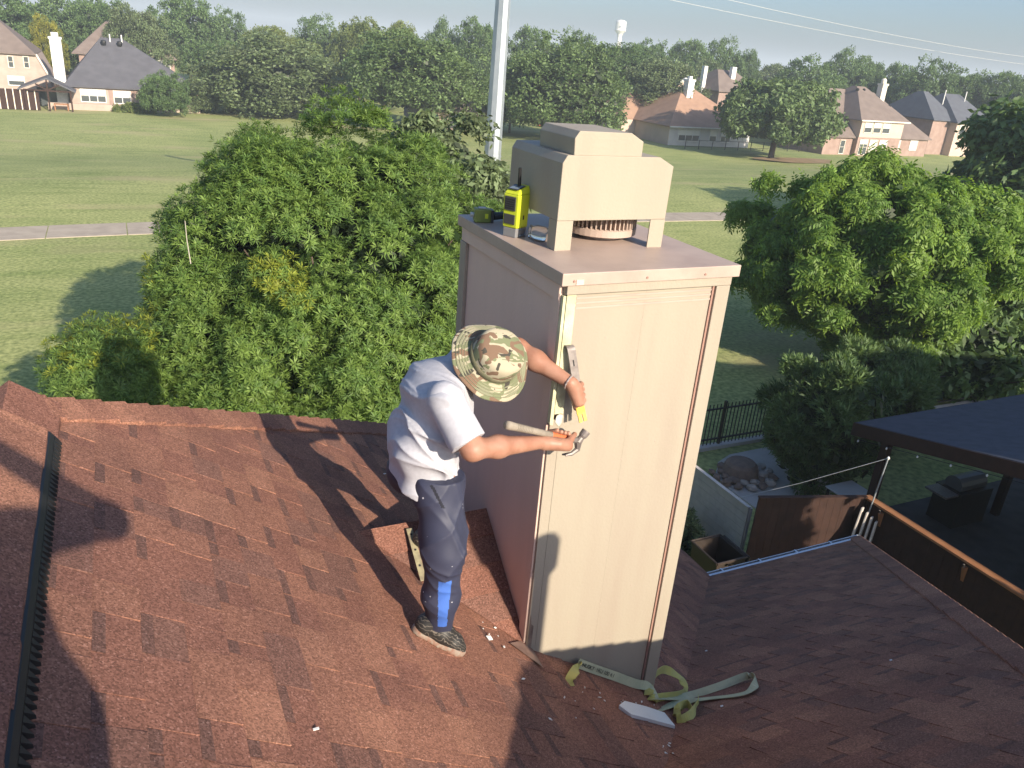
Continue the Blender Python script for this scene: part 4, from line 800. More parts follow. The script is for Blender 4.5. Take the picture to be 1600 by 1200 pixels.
for vx in (sx_+.8, sx_+6.2): part('vent_stack', M_WHITE, h8, lambda m: m.tube([(vx, sy_+4, ZF+8), (vx, sy_+4, ZF+10.4)], .09, 8))
# glimpse of a house under the dark oak
gp = at(695, 206, Z=ZF); h9 = empty('peach_house', gp, 'peach walled house glimpsed under the dark oak left of the pole', 'house')
part('wall', M_SIDE, h9, lambda m: m.box(gp[0]-2, gp[0]+10, gp[1]+3, gp[1]+12, ZF-.3, ZF+2.6)); part('roof', M_RF_B, h9, lambda m: hip(m, gp[0]-2, gp[0]+10, gp[1]+3, gp[1]+12, ZF+2.6, 3, gp[0]+2, gp[0]+6, gp[1]+7, gp[1]+8))
window(h9, gp[0]+1.8, gp[0]+3.6, gp[1]+3, ZF+.3, ZF+2.1, M_BLACK, mull=0)
rp = at(842, 198, Z=ZF); pst = empty('red_post', rp, 'small red marker post under the grey green oak', 'post'); part('post', mat('red paint', (.5, .08, .05), .5), pst, lambda m: m.box(rp[0]-.25, rp[0]+.25, rp[1]-.2, rp[1]+.2, ZF-.1, ZF+1.7)); part('post_top', M_WHITE, pst, lambda m: m.box(rp[0]-.32, rp[0]+.32, rp[1]-.27, rp[1]+.27, ZF+1.7, ZF+1.85))

# ------------------------------------------------------------------ water tower, steel pole, wires
wt = at(970, 40, Y=640.); wz = wt[2]
tw = empty('water_tower', (wt[0], wt[1], ZF), 'white water tower on the horizon right of the pole', 'water tower'); R_ = 4.7
part('tank', M_WHITE, tw, lambda m: m.lathe([(2.0, -8), (2.6, -6), (5.0, -3.4), (R_, -2), (R_, 3.0), (R_*.93, 4.0), (R_*.5, 5.0), (.6, 5.3)], (wt[0], wt[1], wz-.6), 28), smooth=False)
part('shaft', M_WHITE, tw, lambda m: m.lathe([(2.6, ZF-wz), (2.0, -7.9)], (wt[0], wt[1], wz-.6), 20)); part('lettering', M_GALV, tw, lambda m: m.box(wt[0]-3.2, wt[0]+3.0, wt[1]-R_-.12, wt[1]-R_+.3, wz-1.2, wz-.1))
pb = at(768.5, 268, Y=31.0); pt_ = at(783, 0, Y=31.0)
pole = empty('steel_pole', (pb[0], 31.0, 0), 'tall faceted galvanised steel utility pole behind the chimney', 'pole')
def polef(m):
    r0 = 12.2*31/FPX*1.16; r1 = r0*.80
    m.tube([(pb[0]-.02, 31, -.1), (pb[0]-.02, 31, 4.6), (pb[0]+.02, 31, 18)], [r0*1.12, r0, r1*.78], 10, up=(1, 0, 0))
part('shaft', M_GALV, pole, polef); part('joint_band', M_GALV, pole, lambda m: m.tube([(pb[0]-.02, 31, 4.30), (pb[0]-.02, 31, 4.36)], 12.2*31/FPX*1.16*1.06, 10, up=(1, 0, 0))); part('base_plate', M_GALV, pole, lambda m: m.lathe([(.6, -.02), (.6, .06)], (pb[0], 31, 0), 20))
M_WIRE = mat('pale wire', (.62, .62, .60), .4, metal=.2)
for (lab, A, B) in (('upper power line crossing the sky at the right', ((1150, -4), 46), ((1640, 92), 95)), ('lower power line crossing the sky at the right', ((1050, -6), 46), ((1640, 104), 95))):
    (q0, d0), (q1, d1) = A, B; a = CAM+ray(*q0)*d0; c_ = CAM+ray(*q1)*d1
    a2 = a+(a-c_)*.6; c2 = c_+(c_-a)*.5; pts = [a2+(c2-a2)*s-np.array((0, 0, 1.0))*4*s*(1-s)*1.2+np.array((0, 0, .8)) for s in np.linspace(0, 1, 26)]
    wr = MB(); wr.tube(pts, .010, 6); tag(wr.build('power_line', M_WIRE), lab, 'power line', 'power lines')

# ------------------------------------------------------------------ the yard below the eave, right
yd = lambda *a, **k: None
# iron fence on a concrete kerb along the golf course
fy = 13.12; ifn = empty('iron_fence', (18, fy, 0), 'black iron picket fence along the golf course behind the yards', 'fence')
tag(part('kerb', M_CONC, ifn, lambda m: m.box(4, 34, fy-.12, fy+.06, -.1, .09)))
for qz in (.22, 1.02): part('rail', M_IRON, ifn, lambda m: m.box(4, 34, fy-.02, fy+.02, qz, qz+.035))
qx = 11.5
while qx < 34:
    if 10.5 < qx < 17.5 or 24 < qx < 29: part('picket', M_IRON, ifn, lambda m: m.box(qx-.009, qx+.009, fy-.009, fy+.009, .09, 1.16))
    qx += .11
for qx in np.arange(10.0, 34, 2.4): part('post', M_IRON, ifn, lambda m: m.box(qx-.03, qx+.03, fy-.03, fy+.03, .0, 1.22))
# concrete slab with the stone ring
pts = [at(1118, 742, Z=.03), at(1122, 722, Z=.03), at(1140, 710, Z=.03), at(1165, 705, Z=.03), at(1222, 694, Z=.03), at(1300, 690, Z=.03), at(1300, 790, Z=.03), at(1190, 800, Z=.03), at(1140, 765, Z=.03)]
sl = MB(); sl.prism([(p[0], p[1], .03) for p in pts], (0, 0, -.1)); tag(sl.build('patio_slab', M_CONC), kind='structure')
rc_ = at(1158, 742, Z=.05); M_ROCK = [mat('pale rock', (.42, .38, .34), .9, (.32, .28, .25), 8, bump=.4, bscale=20), mat('brown rock', (.22, .16, .13), .9, (.16, .12, .10), 8, bump=.4, bscale=20)]
def rock(c, r, m_, lab, g_):
    me = MB(); me.lathe([(r*.35, -.5*r), (r*.85, -.35*r), (r, 0), (r*.82, .42*r), (r*.4, .66*r)], c, 9); o = me.build('rock', m_, loc=c); 
    for v in o.data.vertices: v.co *= 1+random.uniform(-.16, .16)
    o.scale = (random.uniform(.9, 1.3), random.uniform(.8, 1.1), random.uniform(.7, .95)); o.rotation_euler = (random.uniform(-.2, .2), random.uniform(-.2, .2), random.uniform(0, 3)); tag(o, lab, 'rock', g_)
k = 0
for ring, (rr, n) in enumerate(((.46, 12), (.66, 15))):
    for i in range(n):
        a = 2*math.pi*i/n+ring*.2
        if math.sin(a) > .55 and ring == 1: continue
        pale = random.random() < .45
        rock((rc_[0]+rr*math.cos(a)*1.05, rc_[1]+rr*math.sin(a)*.95, .10), random.uniform(.09, .15), M_ROCK[0 if pale else 1], 'pale round rock in the ring round the stump' if pale else 'brown rock in the ring round the stump', 'pale rocks of the stump ring' if pale else 'brown rocks of the stump ring'); k += 1
stp = MB(); stp.lathe([(.42, 0), (.40, .12), (.36, .27), (.30, .33), (.15, .35)], (rc_[0], rc_[1]+.05, .03), 18); tag(stp.build('tree_stump', M_ROCK[1]), 'broad brown stump inside the ring of rocks', 'stump')
# grey horizontal board fence
gf = empty('grey_board_fence', (9.43, 9.7, 0), 'weathered grey board fence beyond the gutter, right of the chimney', 'fence')
for k in range(9): part('board', M_WOODG, gf, lambda m: m.box(9.42, 9.445, 8.9, 13.0, .02+.147*k, .02+.147*k+.141))
part('top_cap', M_WOODG, gf, lambda m: m.box(9.40, 9.475, 8.9, 13.0, 1.346, 1.372)); part('end_post', M_WOODG, gf, lambda m: m.box(9.446, 9.50, 8.88, 8.95, 0, 1.345))
# dark stained fence, two runs meeting at a corner post
bf = empty('dark_stained_fence', (10.1, 8.2, 0), 'dark brown stained board fence running from the grey fence to the corner post', 'fence')
A_, B_ = np.array((9.20, 8.52)), np.array((11.10, 7.93)); dv = (B_-A_)/np.linalg.norm(B_-A_); L_ = np.linalg.norm(B_-A_); s = 0
while s < L_-.05:
    p0, p1 = A_+dv*s, A_+dv*min(s+.138, L_); nn = np.array((dv[1], -dv[0]))*.018
    part('board', M_WOODB, bf, lambda m: m.prism([(*(p0-nn), .03), (*(p1-nn), .03), (*(p1+nn*.5), .03), (*(p0+nn*.5), .03)], (0, 0, 1.79))); s += .141
part('top_rail', M_WOODB, bf, lambda m: m.beam((*A_, 1.835), (*B_, 1.835), .08, .03))
cf = empty('cedar_capped_fence', (11.15, 4, 0), 'long dark fence with a sunlit orange cedar cap board at lower right', 'fence'); yy = 1.0
while yy < 7.85:
    part('board', M_WOODB, cf, lambda m: m.box(11.13, 11.15, yy, yy+.138, .03, 1.79)); yy += .141
part('cap_board', M_WOODO, cf, lambda m: m.box(11.06, 11.215, 1.0, 7.97, 1.80, 1.84), bevel=.004); part('corner_post', M_WOODB, cf, lambda m: m.box(11.10, 11.20, 7.90, 8.0, 0, 1.798))
for (by_) in (7.55, 5.95): 
    part('bracket', M_WOODO, cf, lambda m: m.prism([(11.128, by_, 1.72), (11.04, by_, 1.72), (11.125, by_, 1.45)], (0, .05, 0))); part('hook', M_STEEL, cf, lambda m: m.tube([(11.05, by_+.02, 1.72), (11.04, by_+.02, 1.78), (11.0, by_+.02, 1.80)], .008, 6))
# planks leaning on the fence
for k, (dx, lab) in enumerate(((0, 'grey plank leaning on the dark fence, leftmost of four'), (.10, 'grey plank leaning on the dark fence, second from the left'), (.19, 'grey plank leaning on the dark fence, third from the left'), (.28, 'grey plank leaning on the dark fence, rightmost of four'))):
    p0 = np.array((10.62+dx*.9, 7.72-dx*.8, .02)); p1 = np.array((10.92+dx*.35, 7.82-dx*.9, 1.72-k*.05)); m_ = MB(); m_.beam(p0, p1, .095, .03, up=(.4, -.9, .2)); tag(m_.build('plank', M_WOODG, bevel=.006), lab, 'plank', 'planks leaning on the fence')
rod = empty('metal_rod', (11.0, 7.75, 1.8), 'thin metal rod standing up from the fence corner holding a wire', 'rod')
rt_ = at(1388, 716, Y=7.8); rb_ = np.array((11.0, 7.75, 1.5)); part('rod', M_GALV, rod, lambda m: m.tube([rb_, rt_], .012, 8)); part('finial', M_WHITE, rod, lambda m: m.lathe([(.02, -.02), (.025, .01), (.01, .03)], rt_, 8))
wy = MB(); we = at(1132, 783, X=9.9); wy.tube([rt_, (rt_+we)/2-np.array((0, 0, .04)), we], .005, 5); tag(wy.build('wire', M_WIRE), 'thin wire stretched from the metal rod toward the chimney', 'wire')
ins = MB(); ip = at(1152, 779, X=9.95); ins.lathe([(.012, -.04), (.025, -.02), (.025, .02), (.012, .04)], ip, 8, axis=(1, .4, 0)); tag(ins.build('insulator', M_WHITE), 'small white insulator on the thin wire', 'insulator')
# wheeled trash bin, lid open
bn = empty('trash_bin', (9.0, 8.6, 0), 'open brown trash bin behind the gutter', 'trash bin'); M_BIN = mat('brown bin plastic', (.045, .032, .026), .5, (.034, .025, .02), 4)
bc = at(1123, 858, Z=1.02); bx_, by2 = bc[0], bc[1]
def binf(m):
    o = [(-.30, -.34), (.30, -.34), (.30, .34), (-.30, .34)]; i_ = [(a*.92, c*.92) for a, c in o]; lo = [(a*.78, c*.78) for a, c in o]
    V = [(bx_+a, by2+c, .05) for a, c in lo]+[(bx_+a, by2+c, 1.02) for a, c in o]+[(bx_+a, by2+c, 1.02) for a, c in i_]+[(bx_+a*.95, by2+c*.95, .30) for a, c in lo]
    m.add(V, [(3, 2, 1, 0)]+[(j, (j+1) % 4, 4+(j+1) % 4, 4+j) for j in range(4)]+[(4+j, 4+(j+1) % 4, 8+(j+1) % 4, 8+j) for j in range(4)]+[(8+j, 8+(j+1) % 4, 12+(j+1) % 4, 12+j) for j in range(4)]+[(12, 13, 14, 15)])
part('body', M_BIN, bn, binf); part('rim', M_BIN, bn, lambda m: m.tube([(bx_+a, by2+c, 1.02) for a, c in ((-.31, -.35), (.31, -.35), (.31, .35), (-.31, .35), (-.31, -.35))], .022, 6)); part('handle', M_BIN, bn, lambda m: m.tube([(bx_+.28, by2-.36, .98), (bx_+.28, by2-.46, 1.0), (bx_-.1, by2-.46, 1.0), (bx_-.1, by2-.36, .98)], .016, 6))
part('lid', M_BIN, bn, lambda m: m.obox((bx_+.36, by2, .62), (.015, 0, .0), (0, .34, 0), (.03, 0, .38)))
for wv in (-.26, .26): part('wheel', M_BLACK, bn, lambda m: m.lathe([(.02, -.03), (.12, -.03), (.12, .03), (.02, .03)], (bx_+.27, by2+wv, .12), 14, axis=(0, 1, 0)))
def ltr(m):
    o_, s_ = A0((bx_-.13, by2-.318, .80)), .07
    for a, b_ in (((0, 0), (0, 1)), ((0, 1), (.7, 0)), ((.7, 0), (.7, 1))): m.beam(o_+s_*A0((a[0], -.10*a[1], a[1])), o_+s_*A0((b_[0], -.10*b_[1], b_[1])), .004, .011, up=(0, 1, 0))
A0 = np.array
part('lettering', M_WHITE, bn, ltr)
leafy('sunlit_bush', (8.55, 9.75, 0), .55, .75, .42, .38, 'small pale green bush beside the trash bin', 'silver', lambda s: whorl(9, (20, 60), .16, s), 20, 700, .14, 81, trunk_r=.03, rc=.2, inner=120, isize=.14, cat='shrub')
# neighbour's pavilion
pv = empty('pavilion', (14.5, 7.0, 0), "dark shingled patio pavilion with brown fascia at the right edge", 'pavilion')
c0 = at(1337, 660, Z=2.62); c1 = at(1600, 722, X=c0[0]+.05); sl_ = (c1[2]-c0[2])/(c0[1]-c1[1]); px0, py0 = c0[0], c0[1]
M_RFN = mat('blue black shingles', (.055, .06, .085), .85, (.04, .045, .065), 5, bump=.3, bscale=30)
def pr(m):
    m.hexa([(px0, py0-6, c0[2]+6*sl_-.03), (px0+9, py0-6, c0[2]+6*sl_-.03), (px0+9, py0, c0[2]-.03), (px0, py0, c0[2]-.03), (px0, py0-6, c0[2]+6*sl_), (px0+9, py0-6, c0[2]+6*sl_), (px0+9, py0, c0[2]), (px0, py0, c0[2])])
part('roof', M_RFN, pv, pr); part('fascia', M_WOODB, pv, lambda m: m.hexa([(px0-.03, py0-6, c0[2]+6*sl_-.26), (px0-.002, py0-6, c0[2]+6*sl_-.26), (px0-.002, py0+.02, c0[2]-.26), (px0-.03, py0+.02, c0[2]-.26), (px0-.03, py0-6, c0[2]+6*sl_-.012), (px0-.002, py0-6, c0[2]+6*sl_-.012), (px0-.002, py0+.02, c0[2]-.012), (px0-.03, py0+.02, c0[2]-.012)]))
part('fascia', M_WOODB, pv, lambda m: m.box(px0, px0+9, py0+.002, py0+.03, c0[2]-.22, c0[2]-.012))
for (qx, qy) in ((px0+.35, py0-.5), (px0+4.5, py0-.5), (px0+.35, py0-5.2)): part('post', M_WOODB, pv, lambda m: m.box(qx-.07, qx+.07, qy-.07, qy+.07, 0, c0[2]-.2+max(0, (py0-qy))*sl_))
tag(part('patio_floor', mat('shade-darkened concrete', (.085, .08, .078), .9, (.06, .057, .055), 3), pv, lambda m: m.box(px0-.3, px0+9, py0-6.5, py0+.5, -.06, .045)))  # floor colour darkened to paint in the deep shade under the roof
slw = MB(); pts = []
for k in range(8):
    s0 = k/7; q = np.array((px0-.06, py0-.2-4.2*s0, c0[2]-.30+(.2+4.2*s0)*sl_)); pts.append(q)
bl = empty('string_lights', pts[3], 'string of small white bulbs hung under the pavilion fascia', 'string lights'); part('cable', M_BLACK, bl, lambda m: m.tube(pts, .006, 5))
for q in pts: part('bulb', M_WHITE, bl, lambda m: m.lathe([(.006, 0), (.014, -.02), (.018, -.035), (.008, -.05)], q, 10))
tbq = at(1332, 768, Z=.72); ot = empty('outdoor_table', (tbq[0], tbq[1], 0), 'pale grey outdoor table behind the dark fence', 'table'); part('tabletop', M_SIDEG, ot, lambda m: m.box(tbq[0]-.4, tbq[0]+.35, tbq[1]-.25, tbq[1]+.35, .70, .735), bevel=.01)
for a in (-.34, .29):
    for c_ in (-.2, .3): part('leg', M_BLACK, ot, lambda m: m.box(tbq[0]+a-.02, tbq[0]+a+.02, tbq[1]+c_-.02, tbq[1]+c_+.02, .04, .70))
gq = at(1500, 780, Z=.5); gr = empty('patio_grill', (gq[0], gq[1], .04), 'covered barbecue grill in the shade under the pavilion', 'grill'); part('cabinet', M_IRON, gr, lambda m: m.box(gq[0]-.5, gq[0]+.5, gq[1]-.3, gq[1]+.3, .05, .85)); part('lid', mat('grey lid', (.14, .15, .15), .4), gr, lambda m: m.tube([(gq[0]-.4, gq[1], .92), (gq[0]+.4, gq[1], .92)], .2, 14)); part('side_shelf', M_STEEL, gr, lambda m: m.box(gq[0]-.9, gq[0]-.51, gq[1]-.25, gq[1]+.25, .8, .84))

nh = empty('added_neighbour_house', (18, -3, 0), 'unseen two storey neighbouring house added to shade the side yard', 'house')  # house out of view, placed and sized to shade the yard
part('wall', M_BRICK, nh, lambda m: m.box(13.5, 25, -10, 2.6, -.05, 5.6)); part('roof', M_RFN, nh, lambda m: hip(m, 13.5, 25, -10, 2.6, 5.65, 3.6, 18, 20.5, -4.2, -3.2, over=.4)); window(nh, 16, 17.4, -10, 1, 2.4, mull=1)
leafy('added_shade_tree', (11.45, -.8, 0), .72, .72, 2.1, 4.0, 'unseen slim evergreen tree added to shade the dark brown fence', 'green', lambda s: clump_leaf(6, s), 60, 2600, .2, 91, trunk_r=.09, rc=.35, inner=700, isize=.3, low=-.9)  # tree out of view, put in only to shade the dark fence

# ------------------------------------------------------------------ things on the chimney cap
M_LIME = mat('lime green plastic', (.50, .56, .03), .4, (.44, .50, .03), 6); M_GREYP = mat('dark grey plastic', (.045, .045, .048), .5); M_SCREEN = mat('lcd screen', (.16, .20, .24), .15)
M_CLEAR = bpy.data.materials.new('clear plastic'); M_CLEAR.use_nodes = True; _bs = M_CLEAR.node_tree.nodes['Principled BSDF']; _bs.inputs['Base Color'].default_value = (.85, .88, .88, 1); _bs.inputs['Transmission Weight'].default_value = .85; _bs.inputs['Roughness'].default_value = .12; _bs.inputs['IOR'].default_value = 1.3
ZC = CZ+.0465
rd = empty('jobsite_radio', (1.662, 3.375, ZC), 'lime green and black jobsite radio with aerial standing on the chimney cap', 'radio')
def R2(x, y, z, a=math.radians(27)): return (1.662+x*math.cos(a)-y*math.sin(a), 3.375+x*math.sin(a)+y*math.cos(a), ZC+z)
def rbox(m, x0, x1, y0, y1, z0, z1, tp=0.0, mi=0): m.hexa([R2(x0, y0, z0), R2(x1, y0, z0), R2(x1, y1, z0), R2(x0, y1, z0), R2(x0+tp, y0+tp, z1), R2(x1-tp, y0+tp, z1), R2(x1-tp, y1-tp, z1), R2(x0+tp, y1-tp, z1)], mi)
part('body', M_LIME, rd, lambda m: (rbox(m, -.040, .046, -.042, .042, .045, .200, -.002), m.hexa([R2(-.042, -.044, .2003), R2(.048, -.044, .2003), R2(.048, .044, .2003), R2(-.042, .044, .2003), R2(-.026, -.036, .222), R2(.046, -.036, .240), R2(.046, .036, .240), R2(-.026, .036, .222)])), bevel=.005)
part('battery_base', mat('grey battery base', (.20, .20, .21), .4), rd, lambda m: rbox(m, -.038, .044, -.038, .038, 0, .0445), bevel=.004)
part('base_clip', M_SCREEN, rd, lambda m: m.tube([R2(-.01, -.041, .01), R2(.03, -.041, .012), R2(.03, -.041, .034), R2(-.01, -.041, .036)], .004, 6))
part('speaker_grille', M_GREYP, rd, lambda m: (rbox(m, -.0455, -.0405, -.030, .034, .125, .190), rbox(m, -.0455, -.0405, -.030, .034, .062, .108)), bevel=.002)
for gz_ in (.135, .145, .155, .165, .175): part('grille_bar', M_BLACK, rd, lambda m: rbox(m, -.0475, -.0457, -.026, .030, gz_, gz_+.004))
part('screen', M_SCREEN, rd, lambda m: m.add([R2(-.030, -.026, .2255), R2(.018, -.026, .2375), R2(.018, .026, .2375), R2(-.030, .026, .2255)], [(0, 1, 2, 3)]))
part('screen_bezel', M_GREYP, rd, lambda m: m.add([R2(-.036, -.033, .2222), R2(.026, -.033, .2377), R2(.026, .033, .2377), R2(-.036, .033, .2222)], [(0, 1, 2, 3)]))
part('handle', M_LIME, rd, lambda m: m.tube([R2(.047, -.03, .22), R2(.058, -.03, .225), R2(.058, .03, .225), R2(.047, .03, .22)], .006, 8))
part('aerial', M_BLACK, rd, lambda m: m.tube([R2(.008, -.004, .226), R2(.006, -.004, .27), R2(.000, -.006, .318)], [.009, .0085, .0075], 8))
part('button', M_BLACK, rd, lambda m: rbox(m, .004, .010, -.0455, -.0425, .085, .105))
dr = empty('cordless_tool', (1.66, 3.70, ZC), 'dark green cordless tool lying on the far left of the chimney cap', 'power tool')
part('body', mat('olive plastic', (.16, .20, .05), .5, (.12, .15, .04), 10), dr, lambda m: m.obox((1.628, 3.685, ZC+.036), (.040, -.010, 0), (.007, .030, 0), (0, 0, .034)), bevel=.006)
part('end_plate', M_GREYP, dr, lambda m: m.obox((1.675, 3.673, ZC+.034), (.007, -.002, 0), (.007, .030, 0), (0, 0, .032)), bevel=.003); part('label_plate', M_LIME, dr, lambda m: m.obox((1.6385, 3.6515, ZC+.036), (.008, -.002, 0), (.0004, .0016, 0), (0, 0, .012)))
part('grip', M_GREYP, dr, lambda m: m.tube([(1.68, 3.675, ZC+.03), (1.73, 3.69, ZC+.03), (1.79, 3.72, ZC+.026)], [.022, .019, .021], 10)); part('nose', M_GALV, dr, lambda m: m.tube([(1.59, 3.70, ZC+.036), (1.572, 3.705, ZC+.036)], .012, 10)); part('top_plate', M_SIDEG, dr, lambda m: m.obox((1.628, 3.69, ZC+.072), (.018, -.005, 0), (.005, .016, 0), (0, 0, .0015)))
jr = empty('clear_jar', (1.742, 3.265, ZC), 'clear plastic jar lying by the shroud leg next to the radio', 'jar')
part('body', M_CLEAR, jr, lambda m: m.lathe([(.01, -.04), (.032, -.04), (.036, -.03), (.036, .012), (.030, .026), (.026, .034)], (1.735, 3.265, ZC+.037), 20, axis=(-.75, .5, .1)), smooth=True); part('rim', M_CLEAR, jr, lambda m: m.lathe([(.029, .033), (.031, .037), (.031, .044), (.026, .046)], (1.735, 3.265, ZC+.037), 20, axis=(-.75, .5, .1)))

# ------------------------------------------------------------------ litter on the roof
def zroof(x, y): return max(zmain(x), zwing(y)) if False else (zmain(x) if zmain(x) > zwing(y) else zwing(y))
def onroof(px, py, lift=.02):
    a, c_ = at(px, py, plane=PL_MAIN), at(px, py, plane=PL_WING); p = a if np.linalg.norm(a-CAM) < np.linalg.norm(c_-CAM) else c_
    return p+np.array((0, 0, lift))
M_YEL = mat('yellow webbing', (.52, .47, .13), .75, (.44, .42, .16), 14, bump=.2, bscale=300); M_PALE = mat('faded webbing', (.50, .50, .32), .8, (.42, .43, .28), 14, bump=.2, bscale=300)
def ribbon(m, pts, nrm, wd, mi=0, th=.0016, n=28):
    P = np.array(pts, float); N = np.array(nrm, float); t_ = np.linspace(0, len(P)-1, n); out = []
    def cr(A, tt):
        i = min(int(tt), len(A)-2); f = tt-i; p0, p1, p2, p3 = A[max(i-1, 0)], A[i], A[i+1], A[min(i+2, len(A)-1)]
        return .5*((2*p1)+(-p0+p2)*f+(2*p0-5*p1+4*p2-p3)*f*f+(-p0+3*p1-3*p2+p3)*f**3)
    C_ = [cr(P, q) for q in t_]; NN = [cr(N, q) for q in t_]; V = []
    for i in range(n):
        d = C_[min(i+1, n-1)]-C_[max(i-1, 0)]; d /= np.linalg.norm(d)+1e-9; a = NN[i]-d*(NN[i]@d); a /= np.linalg.norm(a)+1e-9; s_ = np.cross(d, a)
        V += [C_[i]-s_*wd/2-a*th, C_[i]+s_*wd/2-a*th, C_[i]+s_*wd/2+a*th, C_[i]-s_*wd/2+a*th]
    F = [(4*i+j, 4*i+(j+1) % 4, 4*i+4+(j+1) % 4, 4*i+4+j) for i in range(n-1) for j in range(4)]+[(3, 2, 1, 0), (4*n-4, 4*n-3, 4*n-2, 4*n-1)]; m.add(V, F, mi)
st = empty('webbing_strap', onroof(1040, 1090), 'tangled yellow webbing strap at the foot of the chimney', 'strap')
NW = np.array((0, .5, .85)); NF = np.array((.1, -.95, .3))
fb = [at(903, 1036, Y=CY0-.034), at(930, 1046, Y=CY0-.030), at(965, 1058, Y=CY0-.030), at(992, 1068, Y=CY0-.036), onroof(1012, 1084, .05), onroof(1022, 1098, .025)]
part('printed_run', M_PALE, st, lambda m: ribbon(m, fb, [NF, NF, NF, NF, NF*.6+NW*.4, NW], .050))
part('peeled_end', M_YEL, st, lambda m: ribbon(m, [at(906, 1040, Y=CY0-.035), onroof(900, 1056, .05), onroof(890, 1066, .02), onroof(896, 1072, .012)], [NF, np.array((-.6, -.7, .4)), np.array((-.5, -.3, .8)), NW], .050))
part('knot_loop', M_YEL, st, lambda m: ribbon(m, [onroof(1012, 1092, .03), onroof(1018, 1074, .07), onroof(1034, 1066, .10), onroof(1060, 1078, .09), onroof(1066, 1092, .05), onroof(1030, 1096, .03), onroof(1016, 1098, .02)], [NW, NF, NF, NF*.5+NW, NF, NF, NW], .050, n=40))
part('long_loop', M_PALE, st, lambda m: ribbon(m, [onroof(1020, 1100, .035), onroof(1070, 1094, .03), onroof(1120, 1080, .035), onroof(1165, 1066, .05), onroof(1179, 1072, .05), onroof(1172, 1084, .03), onroof(1150, 1091, .025), onroof(1100, 1096, .02), onroof(1060, 1104, .03), onroof(1028, 1113, .012)], [NW, NW*.6+NF*.5, NF*.5+NW*.5, NF*.7+NW*.3, np.array((.8, -.4, .4)), NW, NW, NW, NF*.4+NW*.6, NW], .046, n=60))
part('small_curl', M_YEL, st, lambda m: ribbon(m, [onroof(1090, 1098, .03), onroof(1086, 1112, .05), onroof(1078, 1124, .035), onroof(1060, 1130, .03), onroof(1056, 1120, .05), onroof(1070, 1112, .06), onroof(1080, 1118, .035)], [np.array((.7, -.6, .3)), NF, NF*.7+NW*.4, NF, np.array((-.8, -.4, .4)), NF, NF], .048, n=40))
cu = bpy.data.curves.new('print', 'FONT'); cu.body = '>HUSKY  1RU 100 4:1'; cu.size = .030; cu.extrude = .0003; cu.align_y = 'CENTER'; cu.materials.append(M_BLACK)
pa, pb2 = np.array(fb[0]), np.array(fb[3]); dx_ = Vector(pb2-pa).normalized(); nz_ = Vector(NF); nz_ = (nz_-dx_*nz_.dot(dx_)).normalized(); dy_ = nz_.cross(dx_)
if dy_.z < 0: dy_, nz_ = -dy_, -nz_
_tmp = bpy.data.objects.new('print', cu); COL.objects.link(_tmp)
bpy.context.view_layer.update(); _me = bpy.data.meshes.new_from_object(_tmp); bpy.data.objects.remove(_tmp)
if not _me.materials: _me.materials.append(M_BLACK)
txt = bpy.data.objects.new('lettering', _me); _finish(txt, st, (0, 0, 0), False)
org = Vector(pa)+dx_*.016+nz_*.0045; txt.matrix_parent_inverse = Matrix.Identity(4); txt.matrix_basis = Matrix.Translation(org-WL[st.name]) @ Matrix((dx_, dy_, nz_)).transposed().to_4x4()
wb = MB(); q = [onroof(966, 1108, .0), onroof(975, 1101, .0), onroof(1010, 1110, .0), onroof(1037, 1119, .0), onroof(1054, 1140, .0), onroof(985, 1122, .0)]; wb.prism([p+np.array((0, 0, .004)) for p in q], (0, 0, .024)); tag(wb.build('trim_scrap', M_WHITE, bevel=.002), 'broken white trim board lying on the shingles by the strap', 'board')
ch = MB()
for k in range(38):
    if k < 30: px, py = random.gauss(930, 55), random.gauss(1085, 22)
    else: px, py = random.gauss(1043, 7), random.uniform(1140, 1195)
    if k < 8: px, py = random.gauss(770, 20), random.gauss(1000, 20)
    if px > 836 and py < 1034+.35*(px-836): py = 1042+.35*(px-836)+random.uniform(0, 25)
    p = onroof(px, py, .013); a = random.uniform(0, 6.28); L = random.uniform(.004, .014) if k else .02; d = np.array((math.cos(a), math.sin(a), -.4*math.cos(a))); e = np.array((-math.sin(a), math.cos(a), .3))*random.uniform(.3, .6); ch.prism([p-d*L, p-e*L, p+d*L*.8, p+e*L], (0, 0, .003))
for (px, py) in ((14, 640), (494, 1144), (1103, 1019), (1127, 1106), (1391, 1034), (601, 743)): p = onroof(px, py, .012); ch.box(p[0]-.009, p[0]+.009, p[1]-.004, p[1]+.004, p[2], p[2]+.003)
tag(ch.build('paint_chips', M_WHITE), 'white paint chips scattered on the shingles round the chimney foot', 'paint chips', kind='stuff')
NCR = np.array((0, -.7945, 1.)); PL_CR = (NCR, float(NCR@np.array((1.615, 3.335, 6.197))))
fbm = empty('flat_metal_bar', at(650, 870, plane=PL_CR), 'worn flat metal bar with holes lying behind the man\'s leg', 'metal bar'); b0, b1 = at(638, 829, plane=PL_CR)+np.array((0, -.012, .02)), at(662, 914, plane=PL_MAIN)+np.array((0, 0, .026))
part('bar', mat('worn bar paint', (.40, .36, .22), .5, (.22, .18, .13), 22, metal=.3), fbm, lambda m: m.beam(b0, b1, .034, .006, up=(0, -.62, .78)), bevel=.001)
for s_ in (.12, .42, .72): part('hole', M_BLACK, fbm, lambda m: m.lathe([(.006, 0), (.006, .001)], b0+(b1-b0)*s_+np.array((0, -.0022, .0028)), 10, axis=(0, -.62, .78)))

